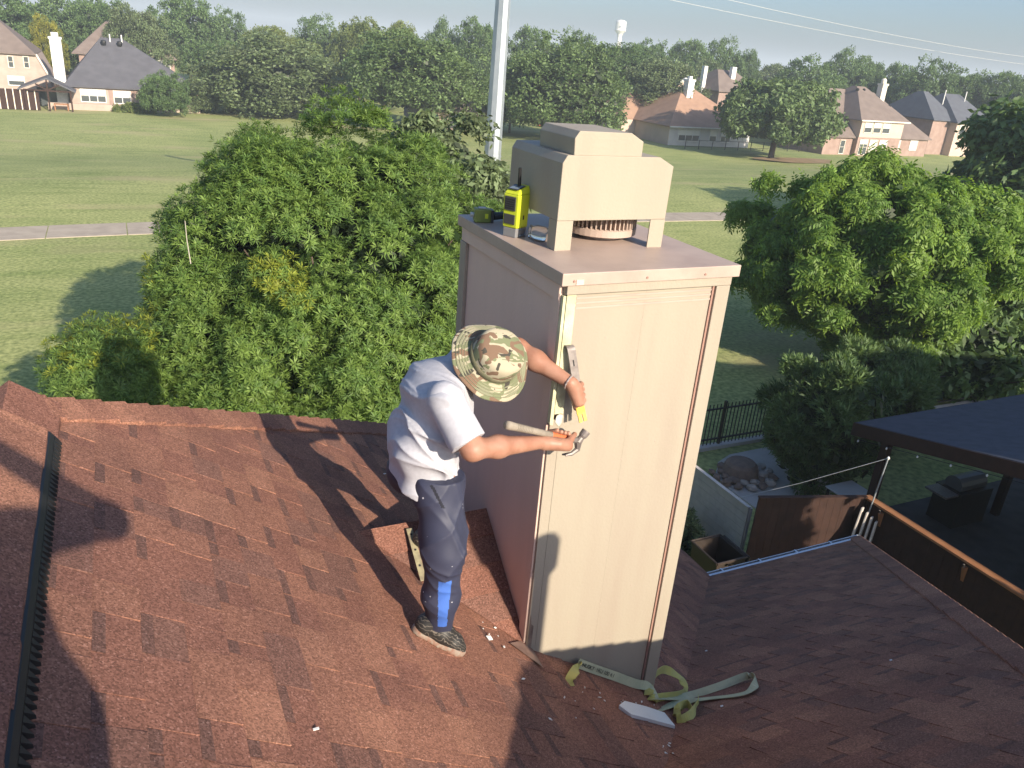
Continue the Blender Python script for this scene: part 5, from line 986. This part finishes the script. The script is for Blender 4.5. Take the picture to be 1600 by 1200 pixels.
# ------------------------------------------------------------------ the man
M_SKIN = mat('skin', (.365, .195, .135), .5, (.30, .14, .09), 14, detail=6, bump=.04, bscale=120, spec=.4); M_SHIRT = mat('heather grey cotton', (.445, .445, .485), .9, (.40, .40, .44), 60, bump=.06, bscale=400); M_RED = mat('shirt print red', (.5, .02, .08), .8)
M_PANT = mat('navy track cloth', (.024, .028, .055), .6, (.034, .038, .070), 8, speck=(34, .15, (.45, .46, .50)), spec=.45); M_PANB = mat('blue inset cloth', (.045, .12, .42), .6, (.06, .15, .48), 10); M_POCK = mat('pocket slit', (.008, .009, .018), .8)
def camo():
    m = bpy.data.materials.new('woodland camouflage'); m.use_nodes = True; t_ = m.node_tree; b_ = t_.nodes['Principled BSDF']; b_.inputs['Roughness'].default_value = .9; tc = t_.nodes.new('ShaderNodeTexCoord'); col = None
    for i, (sc, th, c_) in enumerate(((9, .0, (.36, .32, .23)), (11, .50, (.15, .165, .09)), (9, .55, (.16, .10, .065)), (12, .63, (.05, .045, .036)))):
        if i == 0: rgb = t_.nodes.new('ShaderNodeRGB'); rgb.outputs[0].default_value = (*c_, 1); col = rgb.outputs[0]; continue
        mp = t_.nodes.new('ShaderNodeMapping'); mp.inputs['Location'].default_value = (i*3.7, i*1.9, i*5.1); mp.inputs['Scale'].default_value = (1, 1.9, 1.4); n = t_.nodes.new('ShaderNodeTexNoise'); n.inputs['Scale'].default_value = sc; n.inputs['Detail'].default_value = 2.5; n.inputs['Distortion'].default_value = .6
        r = t_.nodes.new('ShaderNodeMath'); r.operation = 'GREATER_THAN'; r.inputs[1].default_value = th; mx = t_.nodes.new('ShaderNodeMixRGB'); mx.inputs['Color2'].default_value = (*c_, 1)
        t_.links.new(tc.outputs['Object'], mp.inputs['Vector']); t_.links.new(mp.outputs[0], n.inputs['Vector']); t_.links.new(n.outputs['Fac'], r.inputs[0]); t_.links.new(r.outputs[0], mx.inputs['Fac']); t_.links.new(col, mx.inputs['Color1']); col = mx.outputs['Color']
    t_.links.new(col, b_.inputs['Base Color']); return m
M_CAMO = camo()
A3 = np.array
heel, toe = at(646, 986, plane=PL_MAIN), at(720, 1026, plane=PL_MAIN)
ankN, kneeN, hipN = at(687, 962, Y=2.55), at(694, 862, Y=2.55), at(686, 752, Y=2.66)
pel = at(666, 738, Y=2.78); hipF = pel+A3((-.02, .12, -.05))
ftF = at(666, 846, plane=PL_CR); ankF = ftF+A3((.02, -.02, .10)); kneeF = (ankF+hipF)/2+A3((.09, -.03, .02))
wst, cst, nck = at(660, 690, Y=2.77), at(688, 616, Y=2.77), at(732, 570, Y=2.77)
shN, elN, wrN = at(699, 632, Y=2.57), at(738, 702, Y=2.44), at(846, 691, Y=2.545)
shF, elF, wrF = at(738, 556, Y=2.95), at(808, 545, Y=2.88), at(891, 598, Y=2.665)
hax = A3((.16, -.70, .70)); hax /= np.linalg.norm(hax); hd = at(769, 566, Y=2.72); fce = A3((1, -.1, -.35)); fce -= hax*(fce@hax); fce /= np.linalg.norm(fce); ear = np.cross(hax, fce)
# tools first, the hands close round them
hmA, hmB = at(791, 664, Y=2.50), at(900, 688, Y=2.60); hdir = (hmB-hmA)/np.linalg.norm(hmB-hmA)
prT, prB = at(893, 548, Y=2.715), at(909, 655, Y=2.665); pdir = (prB-prT)/np.linalg.norm(prB-prT)
def fist(G, A, e1, W, rod, curl=255, thumb=(-35, -115), flip=1, tl=.05):
    A = A/np.linalg.norm(A); e1 = e1-A*(e1@A); e1 /= np.linalg.norm(e1); e2 = np.cross(A, e1)*flip; P = []
    def pt(th, r, off): th = math.radians(th); return G+(e1*math.cos(th)+e2*math.sin(th))*r+A*off
    for i, (off, L) in enumerate(((-.037, .92), (-.0125, 1.0), (.013, 1.0), (.038, .95))):
        rr = rod+.0115; th = [15, 75, 150, 150+(curl-150)*L]; q = [pt(th[0], rr+.012, off)]+[pt(a, rr, off) for a in th[1:]]
        for j in range(3): P.append(('c', q[j], q[j+1], .0122-.0008*j, .0115-.0010*j, .003))
        P.append(('c', pt(-5, rod+.030, off*.85), q[0], .0165, .0130, .010))
    for off in (-.026, 0, .026): P.append(('c', W, pt(-12, rod+.027, off*1.1), .0255, .021, .016))
    b = pt(-25, rod+.02, .026); t1, t2 = pt(thumb[0]-20, rod+.012, .045), pt(thumb[1], rod+.010, .045+tl*.6); P += [('c', W+(b-W)*.45, b, .018, .015, .014), ('c', b, t1, .0165, .0145, .008), ('c', t1, t2, .0145, .0120, .005)]
    return P
GH = hmA+hdir*np.linalg.norm(hmB-hmA)*.74; GP = prT+(prB-prT)*.60
hN = fist(GH, hdir, A3((-.05, -.75, -.55)), wrN+hdir*.018, .016, flip=1, tl=.06); hF = fist(GP, pdir, (wrF-GP)+A3((0, -.05, .02)), wrF+(GP-wrF)*.22, .010, flip=-1)
c = lambda a, b, ra, rb, k=.03: ('c', a, b, ra, rb, k)
Y_ = A3((0, 1., 0))
Rh = [fce, ear, hax]
body = [('e', hd-hax*.01, (.094, .074, .105), Rh, .02), c(hd-hax*.06+fce*.03, hd-hax*.085+fce*.055, .05, .035), c(hd+fce*.09-hax*.005, hd+fce*.112-hax*.03, .010, .014, .012), ('e', hd+ear*.078-hax*.012, (.018, .008, .032), Rh, .008), ('e', hd-ear*.078-hax*.012, (.018, .008, .032), Rh, .008),
        c(hd+fce*.086-hax*.065+ear*.018, hd+fce*.086-hax*.065-ear*.018, .008, .008, .008), c(hd+fce*.082+hax*.012+ear*.03, hd+fce*.088+hax*.012+ear*.02, .012, .012, .008), c(hd+fce*.082+hax*.012-ear*.03, hd+fce*.088+hax*.012-ear*.02, .012, .012, .008),
        c(nck, hd-hax*.05, .058, .055), c(cst, nck, .10, .062, .06), c(cst-Y_*.07, wst-Y_*.05, .085, .08, .05), c(cst+Y_*.07, wst+Y_*.05, .085, .08, .05), c(wst-Y_*.05, pel-Y_*.06, .08, .08, .05), c(wst+Y_*.05, pel+Y_*.06, .08, .08, .05),
        c(cst+(shN-cst)*.6, shN, .075, .062, .04), c(cst+(shF-cst)*.6, shF, .075, .062, .04), c(shN, elN, .055, .044), c(elN, elN+(wrN-elN)*.35, .040, .042), c(elN+(wrN-elN)*.35, wrN, .042, .027), c(shF, elF, .055, .044), c(elF, elF+(wrF-elF)*.35, .043, .043), c(elF+(wrF-elF)*.35, wrF, .043, .027),
        c(hipN, kneeN, .075, .05), c(kneeN, ankN, .05, .034), c(hipF, kneeF, .075, .05), c(kneeF, ankF, .05, .034), c(ankN, heel+(toe-heel)*.55+A3((0, 0, .035)), .034, .03), c(ankF, ftF+A3((.09, -.02, .02)), .034, .03)]
V, F = sdf_mesh(body+hN+hF, .0045)
man = empty('person', heel+(toe-heel)*.4, 'man in a grey t-shirt, camouflage hat and navy trousers leaning to the chimney', 'person')
rawmesh('body', V, F, M_SKIN, parent=man, smooth=True)
def folds(amp, f, seed, dirs):
    r = np.random.default_rng(seed)
    ks = [(A3(d)/np.linalg.norm(d)*f*r.uniform(.7, 1.4), r.uniform(0, 6.28)) for d in dirs]
    def g_(X, Y, Z):
        w1 = .03*np.sin(17*X+9*Y+2)+.03*np.sin(13*Z-11*Y); s = 0
        for k, p in ks: s = s+(1-np.abs(np.sin((k[0]*(X+w1)+k[1]*(Y-w1)+k[2]*(Z+w1*.6))*.5+p)))**2.2*1.6-.4
        return -amp*s*(.55+.45*np.sin(7*X+5*Z+seed)*np.cos(6*Y-4*Z))
    return g_
# t-shirt: loose trunk, two short sleeves, cut hems
hemP = at(665, 757, Y=2.62); up_t = (cst-pel)/np.linalg.norm(cst-pel)
pl2 = pel-up_t*.04
w0, w1_, w2_ = cst, wst, pl2
shirt = [c(w0-Y_*.08, w1_-Y_*.06, .114, .120, .05), c(w0+Y_*.08, w1_+Y_*.06, .114, .120, .05), c(w1_-Y_*.06, w2_-Y_*.06, .120, .126, .05), c(w1_+Y_*.06, w2_+Y_*.06, .120, .126, .05), c(w2_-Y_*.06, w2_-Y_*.06-up_t*.09+A3((.02, 0, 0)), .126, .126, .05), c(w2_+Y_*.06, w2_+Y_*.06-up_t*.09+A3((.02, 0, 0)), .126, .126, .05), c(cst, nck-A3((.02, 0, 0)), .110, .072, .05), c(cst-Y_*.05, shN, .092, .074, .05), c(cst+Y_*.05, shF, .092, .072, .05), ('e', cst+A3((-.030, 0, .01)), (.115, .18, .11), None, .05)]
sN = shN+(elN-shN)*.86; sF = shF+(elF-shF)*.75
V1, F1 = sdf_mesh(shirt, .005, cut=[(pel-up_t*.058+A3((0, 0, -.005)), -up_t+A3((-.30, -.05, 0))), (nck+(hd-nck)*.08, hd-nck)], warp=folds(.0088, 40, 4, [(.75, .25, .9), (1, .1, .45), (.45, .3, 1)]))
tsh = rawmesh('t_shirt', V1, F1, M_SHIRT, parent=man, smooth=True)
for nm, a_, b_, e_ in (('sleeve', shN-(elN-shN)*.1, shN+(elN-shN)*1.05, sN), ('sleeve', shF, shF+(elF-shF)*1.0, sF)):
    V1, F1 = sdf_mesh([c(a_, b_, .073, .074, .02)], .006, cut=[(e_, b_-a_)], warp=folds(.004, 34, 8, [(.5, .6, 1), (1, -.2, .4)])); rawmesh(nm, V1, F1, M_SHIRT, parent=tsh, smooth=True)
# trousers with the blue inset, pocket slit
pants = [c(pel-Y_*.05-A3((.01, 0, 0)), hipN-A3((.012, 0, 0)), .092, .098, .05), c(pel+Y_*.05-A3((.01, 0, 0)), hipF, .092, .100, .05), c(hipN, kneeN+(hipN-kneeN)*.25, .104, .090, .05), c(kneeN+(hipN-kneeN)*.25, kneeN, .090, .084, .05), c(kneeN, ankN+(kneeN-ankN)*.3, .083, .076, .04), c(ankN+(kneeN-ankN)*.3, ankN-A3((0, 0, .03)), .076, .062, .03), c(hipF, kneeF, .104, .080, .05), c(kneeF, ankF, .080, .056, .04)]
V2, F2 = sdf_mesh(pants, .0045, cut=[(pel+up_t*.07, up_t)], warp=folds(.0068, 56, 12, [(1, .2, .7), (-1, .3, .8), (.9, -.4, 1.1)]))
ctr = V2[F2].mean(1); lo_, hi_ = ankN+(kneeN-ankN)*(-.02), ankN+(kneeN-ankN)*.72; axl = (hi_-lo_); tt_ = ((ctr-lo_)@axl)/(axl@axl); rel = ctr-(lo_+np.clip(tt_, 0, 1)[:, None]*axl); side = rel@_r2; frontv = rel@(-_fw)
mi2 = np.where((tt_ > 0) & (tt_ < 1) & (frontv > .02) & (side > -.012+.010*(1-tt_)) & (side < .042-.008*(1-tt_)), 1, 0)
q0, q1 = at(678, 775, Y=2.5), at(692, 793, Y=2.5); 
pt2 = np.array([proj(p)[:2] for p in ctr[::1]]); nearv = (ctr@_fw) < (hipN@_fw)-.01
sl_d = np.abs((pt2[:, 0]-679)*.50-(pt2[:, 1]-764)*.40)+0; mi2 = np.where((np.abs((pt2[:, 0]-675)-(pt2[:, 1]-760)*.52) < 2.6) & (pt2[:, 1] > 758) & (pt2[:, 1] < 794) & nearv, 2, mi2)
rawmesh('trousers', V2, F2, [M_PANT, M_PANB, M_POCK], mi2, parent=man, smooth=True)
# shoes
M_SHOE = bpy.data.materials.new('running shoe'); M_SHOE.use_nodes = True; _t2 = M_SHOE.node_tree; _b2 = _t2.nodes['Principled BSDF']; _b2.inputs['Roughness'].default_value = .55; _w = _t2.nodes.new('ShaderNodeTexWave'); _w.inputs['Scale'].default_value = 26; _w.inputs['Distortion'].default_value = 9; _w.inputs['Detail'].default_value = 2; _w.inputs['Detail Scale'].default_value = 1.2; _w.bands_direction = 'DIAGONAL'; _r = _t2.nodes.new('ShaderNodeValToRGB'); _r.color_ramp.elements[0].position = .90; _r.color_ramp.elements[0].color = (.018, .017, .016, 1); _r.color_ramp.elements[1].position = 1.0; _r.color_ramp.elements[1].color = (.15, .13, .11, 1); _tc = _t2.nodes.new('ShaderNodeTexCoord'); _t2.links.new(_tc.outputs['Object'], _w.inputs['Vector']); _t2.links.new(_w.outputs['Fac'], _r.inputs['Fac']); _t2.links.new(_r.outputs[0], _b2.inputs['Base Color'])
M_SOLE = mat('dusty sole', (.22, .10, .065), .8, (.26, .22, .18), 40)
def shoe(hl, te, an, nrm):
    nrm = A3(nrm)/np.linalg.norm(nrm); d = te-hl; L = np.linalg.norm(d); d /= L; s_ = np.cross(nrm, d); o = hl+nrm*.012; pr_ = lambda a, b_, h: o+d*L*a+s_*b_+nrm*h
    up_ = [c(pr_(.12, 0, .045), an-nrm*.01, .044, .052, .03), c(pr_(.12, 0, .035), pr_(.45, 0, .045), .040, .047, .03), c(pr_(.45, 0, .040), pr_(.74, .008, .026), .046, .042, .03), c(pr_(.74, .008, .026), pr_(.89, .004, .018), .041, .030, .02)]
    V3, F3 = sdf_mesh(up_, .005, cut=[(pr_(0, 0, .012), -nrm), (an+nrm*.012, (an-pr_(.3, 0, 0)))]); so_ = [c(pr_(.10, 0, .004), pr_(.45, .003, .004), .042, .043, .02), c(pr_(.45, .003, .004), pr_(.78, .008, .004), .043, .046, .02), c(pr_(.78, .008, .004), pr_(.90, .005, .008), .044, .033, .02)]
    V4, F4 = sdf_mesh(so_, .005, cut=[(pr_(0, 0, .022), nrm), (pr_(0, 0, -.008), -nrm)]); sh_ = rawmesh('shoe', V3, F3, M_SHOE, parent=man, smooth=True); rawmesh('sole', V4, F4, M_SOLE, parent=sh_, smooth=True)
    for k in range(3): m = MB(); a_ = .40+.1*k; m.tube([pr_(a_, -.026, .086-.016*k), pr_(a_+.02, 0, .096-.017*k), pr_(a_, .026, .086-.016*k)], .004, 6); m.build('lace', M_BLACK, sh_)
shoe(heel, toe, ankN, (T, 0, 1)); dF = A3((.22, -.03, -.02)); shoe(ftF-dF*.3, ftF+dF*.95, ankF, NCR)
# boonie hat
hat = MB()
def wob(r, a): return (.012*math.sin(2*a+.6)+.007*math.sin(3*a)+.004*math.sin(7*a))*max(0, (r-.11)/.06)-max(0, r-.11)*.35
prof = [(.176, -.004), (.178, .0), (.174, .003), (.150, .005), (.125, .006), (.111, .010), (.109, .03), (.106, .066), (.100, .088), (.088, .097), (.05, .099), (.002, .100)]
hc = at(769, 562, Y=2.70)+hax*.005; hat.lathe(prof, hc, 56, axis=hax, wob=wob); ho_ = hat.build('hat', M_CAMO, man, smooth=True)
band = MB(); band.lathe([(.1125, .012), (.1130, .013), (.1118, .034), (.1095, .035)], hc, 48, axis=hax); band.build('hat_band', mat('olive band', (.10, .105, .06), .9, (.16, .14, .09), 30), ho_, smooth=True)
for rs in (.128, .140, .152, .164): sm = MB(); sm.lathe([(rs-.0007, .0066), (rs, .0078), (rs+.0007, .0066)], hc, 56, axis=hax, wob=wob); sm.build('brim_stitch', mat('olive thread', (.20, .20, .13), .9), ho_)
br = MB(); wd_ = (wrF-elF)/np.linalg.norm(wrF-elF); u_ = np.cross(wd_, (0, 0, 1.)); u_ /= np.linalg.norm(u_); v_ = np.cross(wd_, u_); cc = wrF-wd_*.006
br.tube([cc+(u_*math.cos(a)+v_*math.sin(a))*(.0315+.0012*math.sin(14*a)) for a in np.linspace(0, 2*math.pi, 57)], .0034, 6, caps=False); br.build('bracelet', mat('silver beads', (.62, .58, .55), .3, (.40, .30, .28), 160, metal=.5), man)
# hammer and pry bar
hm = empty('claw_hammer', GH, 'claw hammer with a tan ribbed grip in the man\'s lower hand', 'hammer'); L_ = np.linalg.norm(hmB-hmA)
part('grip', mat('tan rubber grip', (.30, .26, .21), .8, (.24, .205, .165), 20), hm, lambda m: m.tube([hmA, hmA+hdir*.015, hmA+hdir*.05, hmA+hdir*L_*.35, hmA+hdir*L_*.62], [.0165, .0185, .0165, .0145, .0140], 14), smooth=True)
for k in range(10): part('grip_ridge', mat('grip ridge', (.21, .18, .145), .8), hm, lambda m: m.tube([hmA+hdir*(.055+.0095*k), hmA+hdir*(.059+.0095*k)], .0176-.00022*k, 14))
part('neck', mat('orange neck', (.52, .13, .05), .6), hm, lambda m: m.tube([hmA+hdir*L_*.62, hmA+hdir*L_*.88, hmA+hdir*L_*.93], [.0135, .0135, .012], 12))
fcP, clP = at(915, 675, Y=2.60), at(881, 711, Y=2.60); eye = at(903, 690, Y=2.60)
part('head', M_STEEL, hm, lambda m: (m.tube([hmA+hdir*L_*.92, hmB+hdir*.012], [.013, .015], 10), m.tube([fcP+(fcP-eye)*.12, fcP, fcP+(eye-fcP)*.35, fcP+(eye-fcP)*.55, eye], [.020, .020, .019, .0145, .019], 14)), bevel=.001)
for sg in (-1, 1): part('claw', M_STEEL, hm, lambda m: m.tube([eye+A3((0, sg*.003, 0)), at(902, 702, Y=2.60+sg*.008), at(893, 709, Y=2.60+sg*.011), clP+A3((0, sg*.013, 0))+A3((0, 0, -.004*sg))], [.017, .0125, .0095, .004], 8))
pb_ = empty('pry_bar', GP, 'flat steel pry bar with a yellow end in the man\'s upper hand', 'pry bar'); sw = np.cross(pdir, (0, 1., 0)); sw /= np.linalg.norm(sw)
part('shaft', M_STEEL, pb_, lambda m: m.beam(prT, prB-pdir*.045, .042*.9, .006, up=(0, 1, 0)), bevel=.001); part('hooked_end', M_STEEL, pb_, lambda m: ribbon(m, [prT+pdir*.004, prT-pdir*.012+A3((0, .004, 0)), prT-pdir*.016+A3((0, .02, 0)), prT-pdir*.006+A3((0, .03, 0))], [A3((0, -1, 0)), A3((0, -.8, .5)), A3((0, 0, 1)), A3((0, .7, .6))], .038, th=.003, n=12)); part('nail_slot', M_BLACK, pb_, lambda m: m.obox(prT+pdir*.055+A3((0, -.0035, 0)), pdir*.014, sw*.003, A3((0, .0006, 0))))
M_YP = mat('yellow tool paint', (.70, .48, .04), .5, (.40, .26, .05), 40)
for sg in (-1, 1): part('yellow_tine', M_YP, pb_, lambda m: m.beam(prB-pdir*.05+sw*sg*.010, prB+pdir*.006+sw*sg*.012+A3((0, -.012, 0)), .017, .006, up=(0, 1, 0)), bevel=.001)
part('yellow_end', M_YP, pb_, lambda m: m.beam(prB-pdir*.062, prB-pdir*.026+A3((0, -.004, 0)), .041, .0068, up=(0, 1, 0)), bevel=.001)

# ------------------------------------------------------------------ the photographer on the ridge behind the lens (seen only as a shadow)
px_, py_ = .10, -.45; zr = RZ-.06; B_ = A3((px_, py_, zr))
ph = empty('person', B_, 'person standing on the ridge holding a phone, seen only by the shadow', 'person')
S_ = lambda x, y, z: B_+A3((x, y, z))
elbR = A3((.505, -.30, 8.19)); phn = A3((.0, -.045, 8.49))
pp = [c(S_(-.10, -.06, .09), S_(-.09, -.02, .45), .05, .06), c(S_(-.09, -.02, .45), S_(-.07, 0, .80), .065, .09), c(S_(.14, .08, .07), S_(.11, .06, .45), .05, .06), c(S_(.11, .06, .45), S_(.08, .0, .80), .065, .09), c(S_(-.10, -.06, .05), S_(-.09, .1, .03), .04, .035), c(S_(.14, .08, .02), S_(.15, .24, .0), .04, .035),
      c(S_(-.07, 0, .82), S_(.08, 0, .82), .125, .125, .05), c(S_(0, 0, .85), S_(0, .02, 1.18), .165, .15, .06), c(S_(-.12, .02, 1.22), S_(.12, .02, 1.22), .10, .10, .06), c(S_(0, .03, 1.28), S_(0, .05, 1.42), .06, .055, .03), ('e', S_(0, .08, 1.50), (.078, .095, .115), None, .02), c(S_(0, .17, 1.49), S_(0, .185, 1.475), .012, .014, .01),
      c(S_(.17, .02, 1.24), elbR, .065, .052), c(elbR, phn+A3((.10, -.02, -.02)), .05, .032), c(S_(-.17, .02, 1.24), S_(-.36, .10, 1.16), .065, .052), c(S_(-.36, .10, 1.16), phn+A3((-.10, -.02, -.02)), .05, .032), c(phn+A3((.10, -.02, -.02)), phn+A3((.07, -.02, .0)), .032, .02, .02), c(phn+A3((-.10, -.02, -.02)), phn+A3((-.07, -.02, .0)), .032, .02, .02)]
for sg in (-1, 1):
    for k in range(4): pp.append(c(phn+A3((sg*.082, -.02, -.022+.016*k)), phn+A3((sg*.062, -.004, -.022+.016*k)), .008, .007, .004))
    pp.append(c(phn+A3((sg*.09, -.03, -.01)), phn+A3((sg*.06, -.03, .01)), .01, .008, .006))
V5, F5 = sdf_mesh(pp, .011); c5 = V5[F5].mean(1)-B_; mi5 = np.where(c5[:, 2] < .06, 3, np.where(c5[:, 2] < .84, 1, np.where((c5[:, 2] < 1.33) & (np.abs(c5[:, 0]) < .30), 2, 0)))
rawmesh('body', V5, F5, [M_SKIN, M_PANT, M_WHITE, M_BLACK], mi5, parent=ph, smooth=True)
hr = MB(); hr.lathe([(.098, .0), (.100, .03), (.085, .075), (.05, .105), (.01, .118)], S_(0, .065, 1.51), 18, axis=(0, -.25, 1)); hr.build('hair', M_BLACK, ph, smooth=True)
pn = MB(); pn.box(-.075, .075, -.058, -.050, 8.462, 8.538); tag(pn.build('phone', M_BLACK, bevel=.003), 'black phone held up by the photographer on the ridge', 'phone')

# ------------------------------------------------------------------ the morning air
hz = MB(); hz.box(-2750, 3050, -800, 3650, ZF-1.2, 48); HZ = bpy.data.materials.new('haze'); HZ.use_nodes = True; _n = HZ.node_tree; _n.nodes.clear()
_v = _n.nodes.new('ShaderNodeVolumePrincipled'); _v.inputs['Color'].default_value = (.76, .87, .96, 1); _v.inputs['Density'].default_value = .0007; _v.inputs['Anisotropy'].default_value = 0.0
_o = _n.nodes.new('ShaderNodeOutputMaterial'); _n.links.new(_v.outputs[0], _o.inputs['Volume'])
tag(hz.build('haze', HZ), kind='stuff')
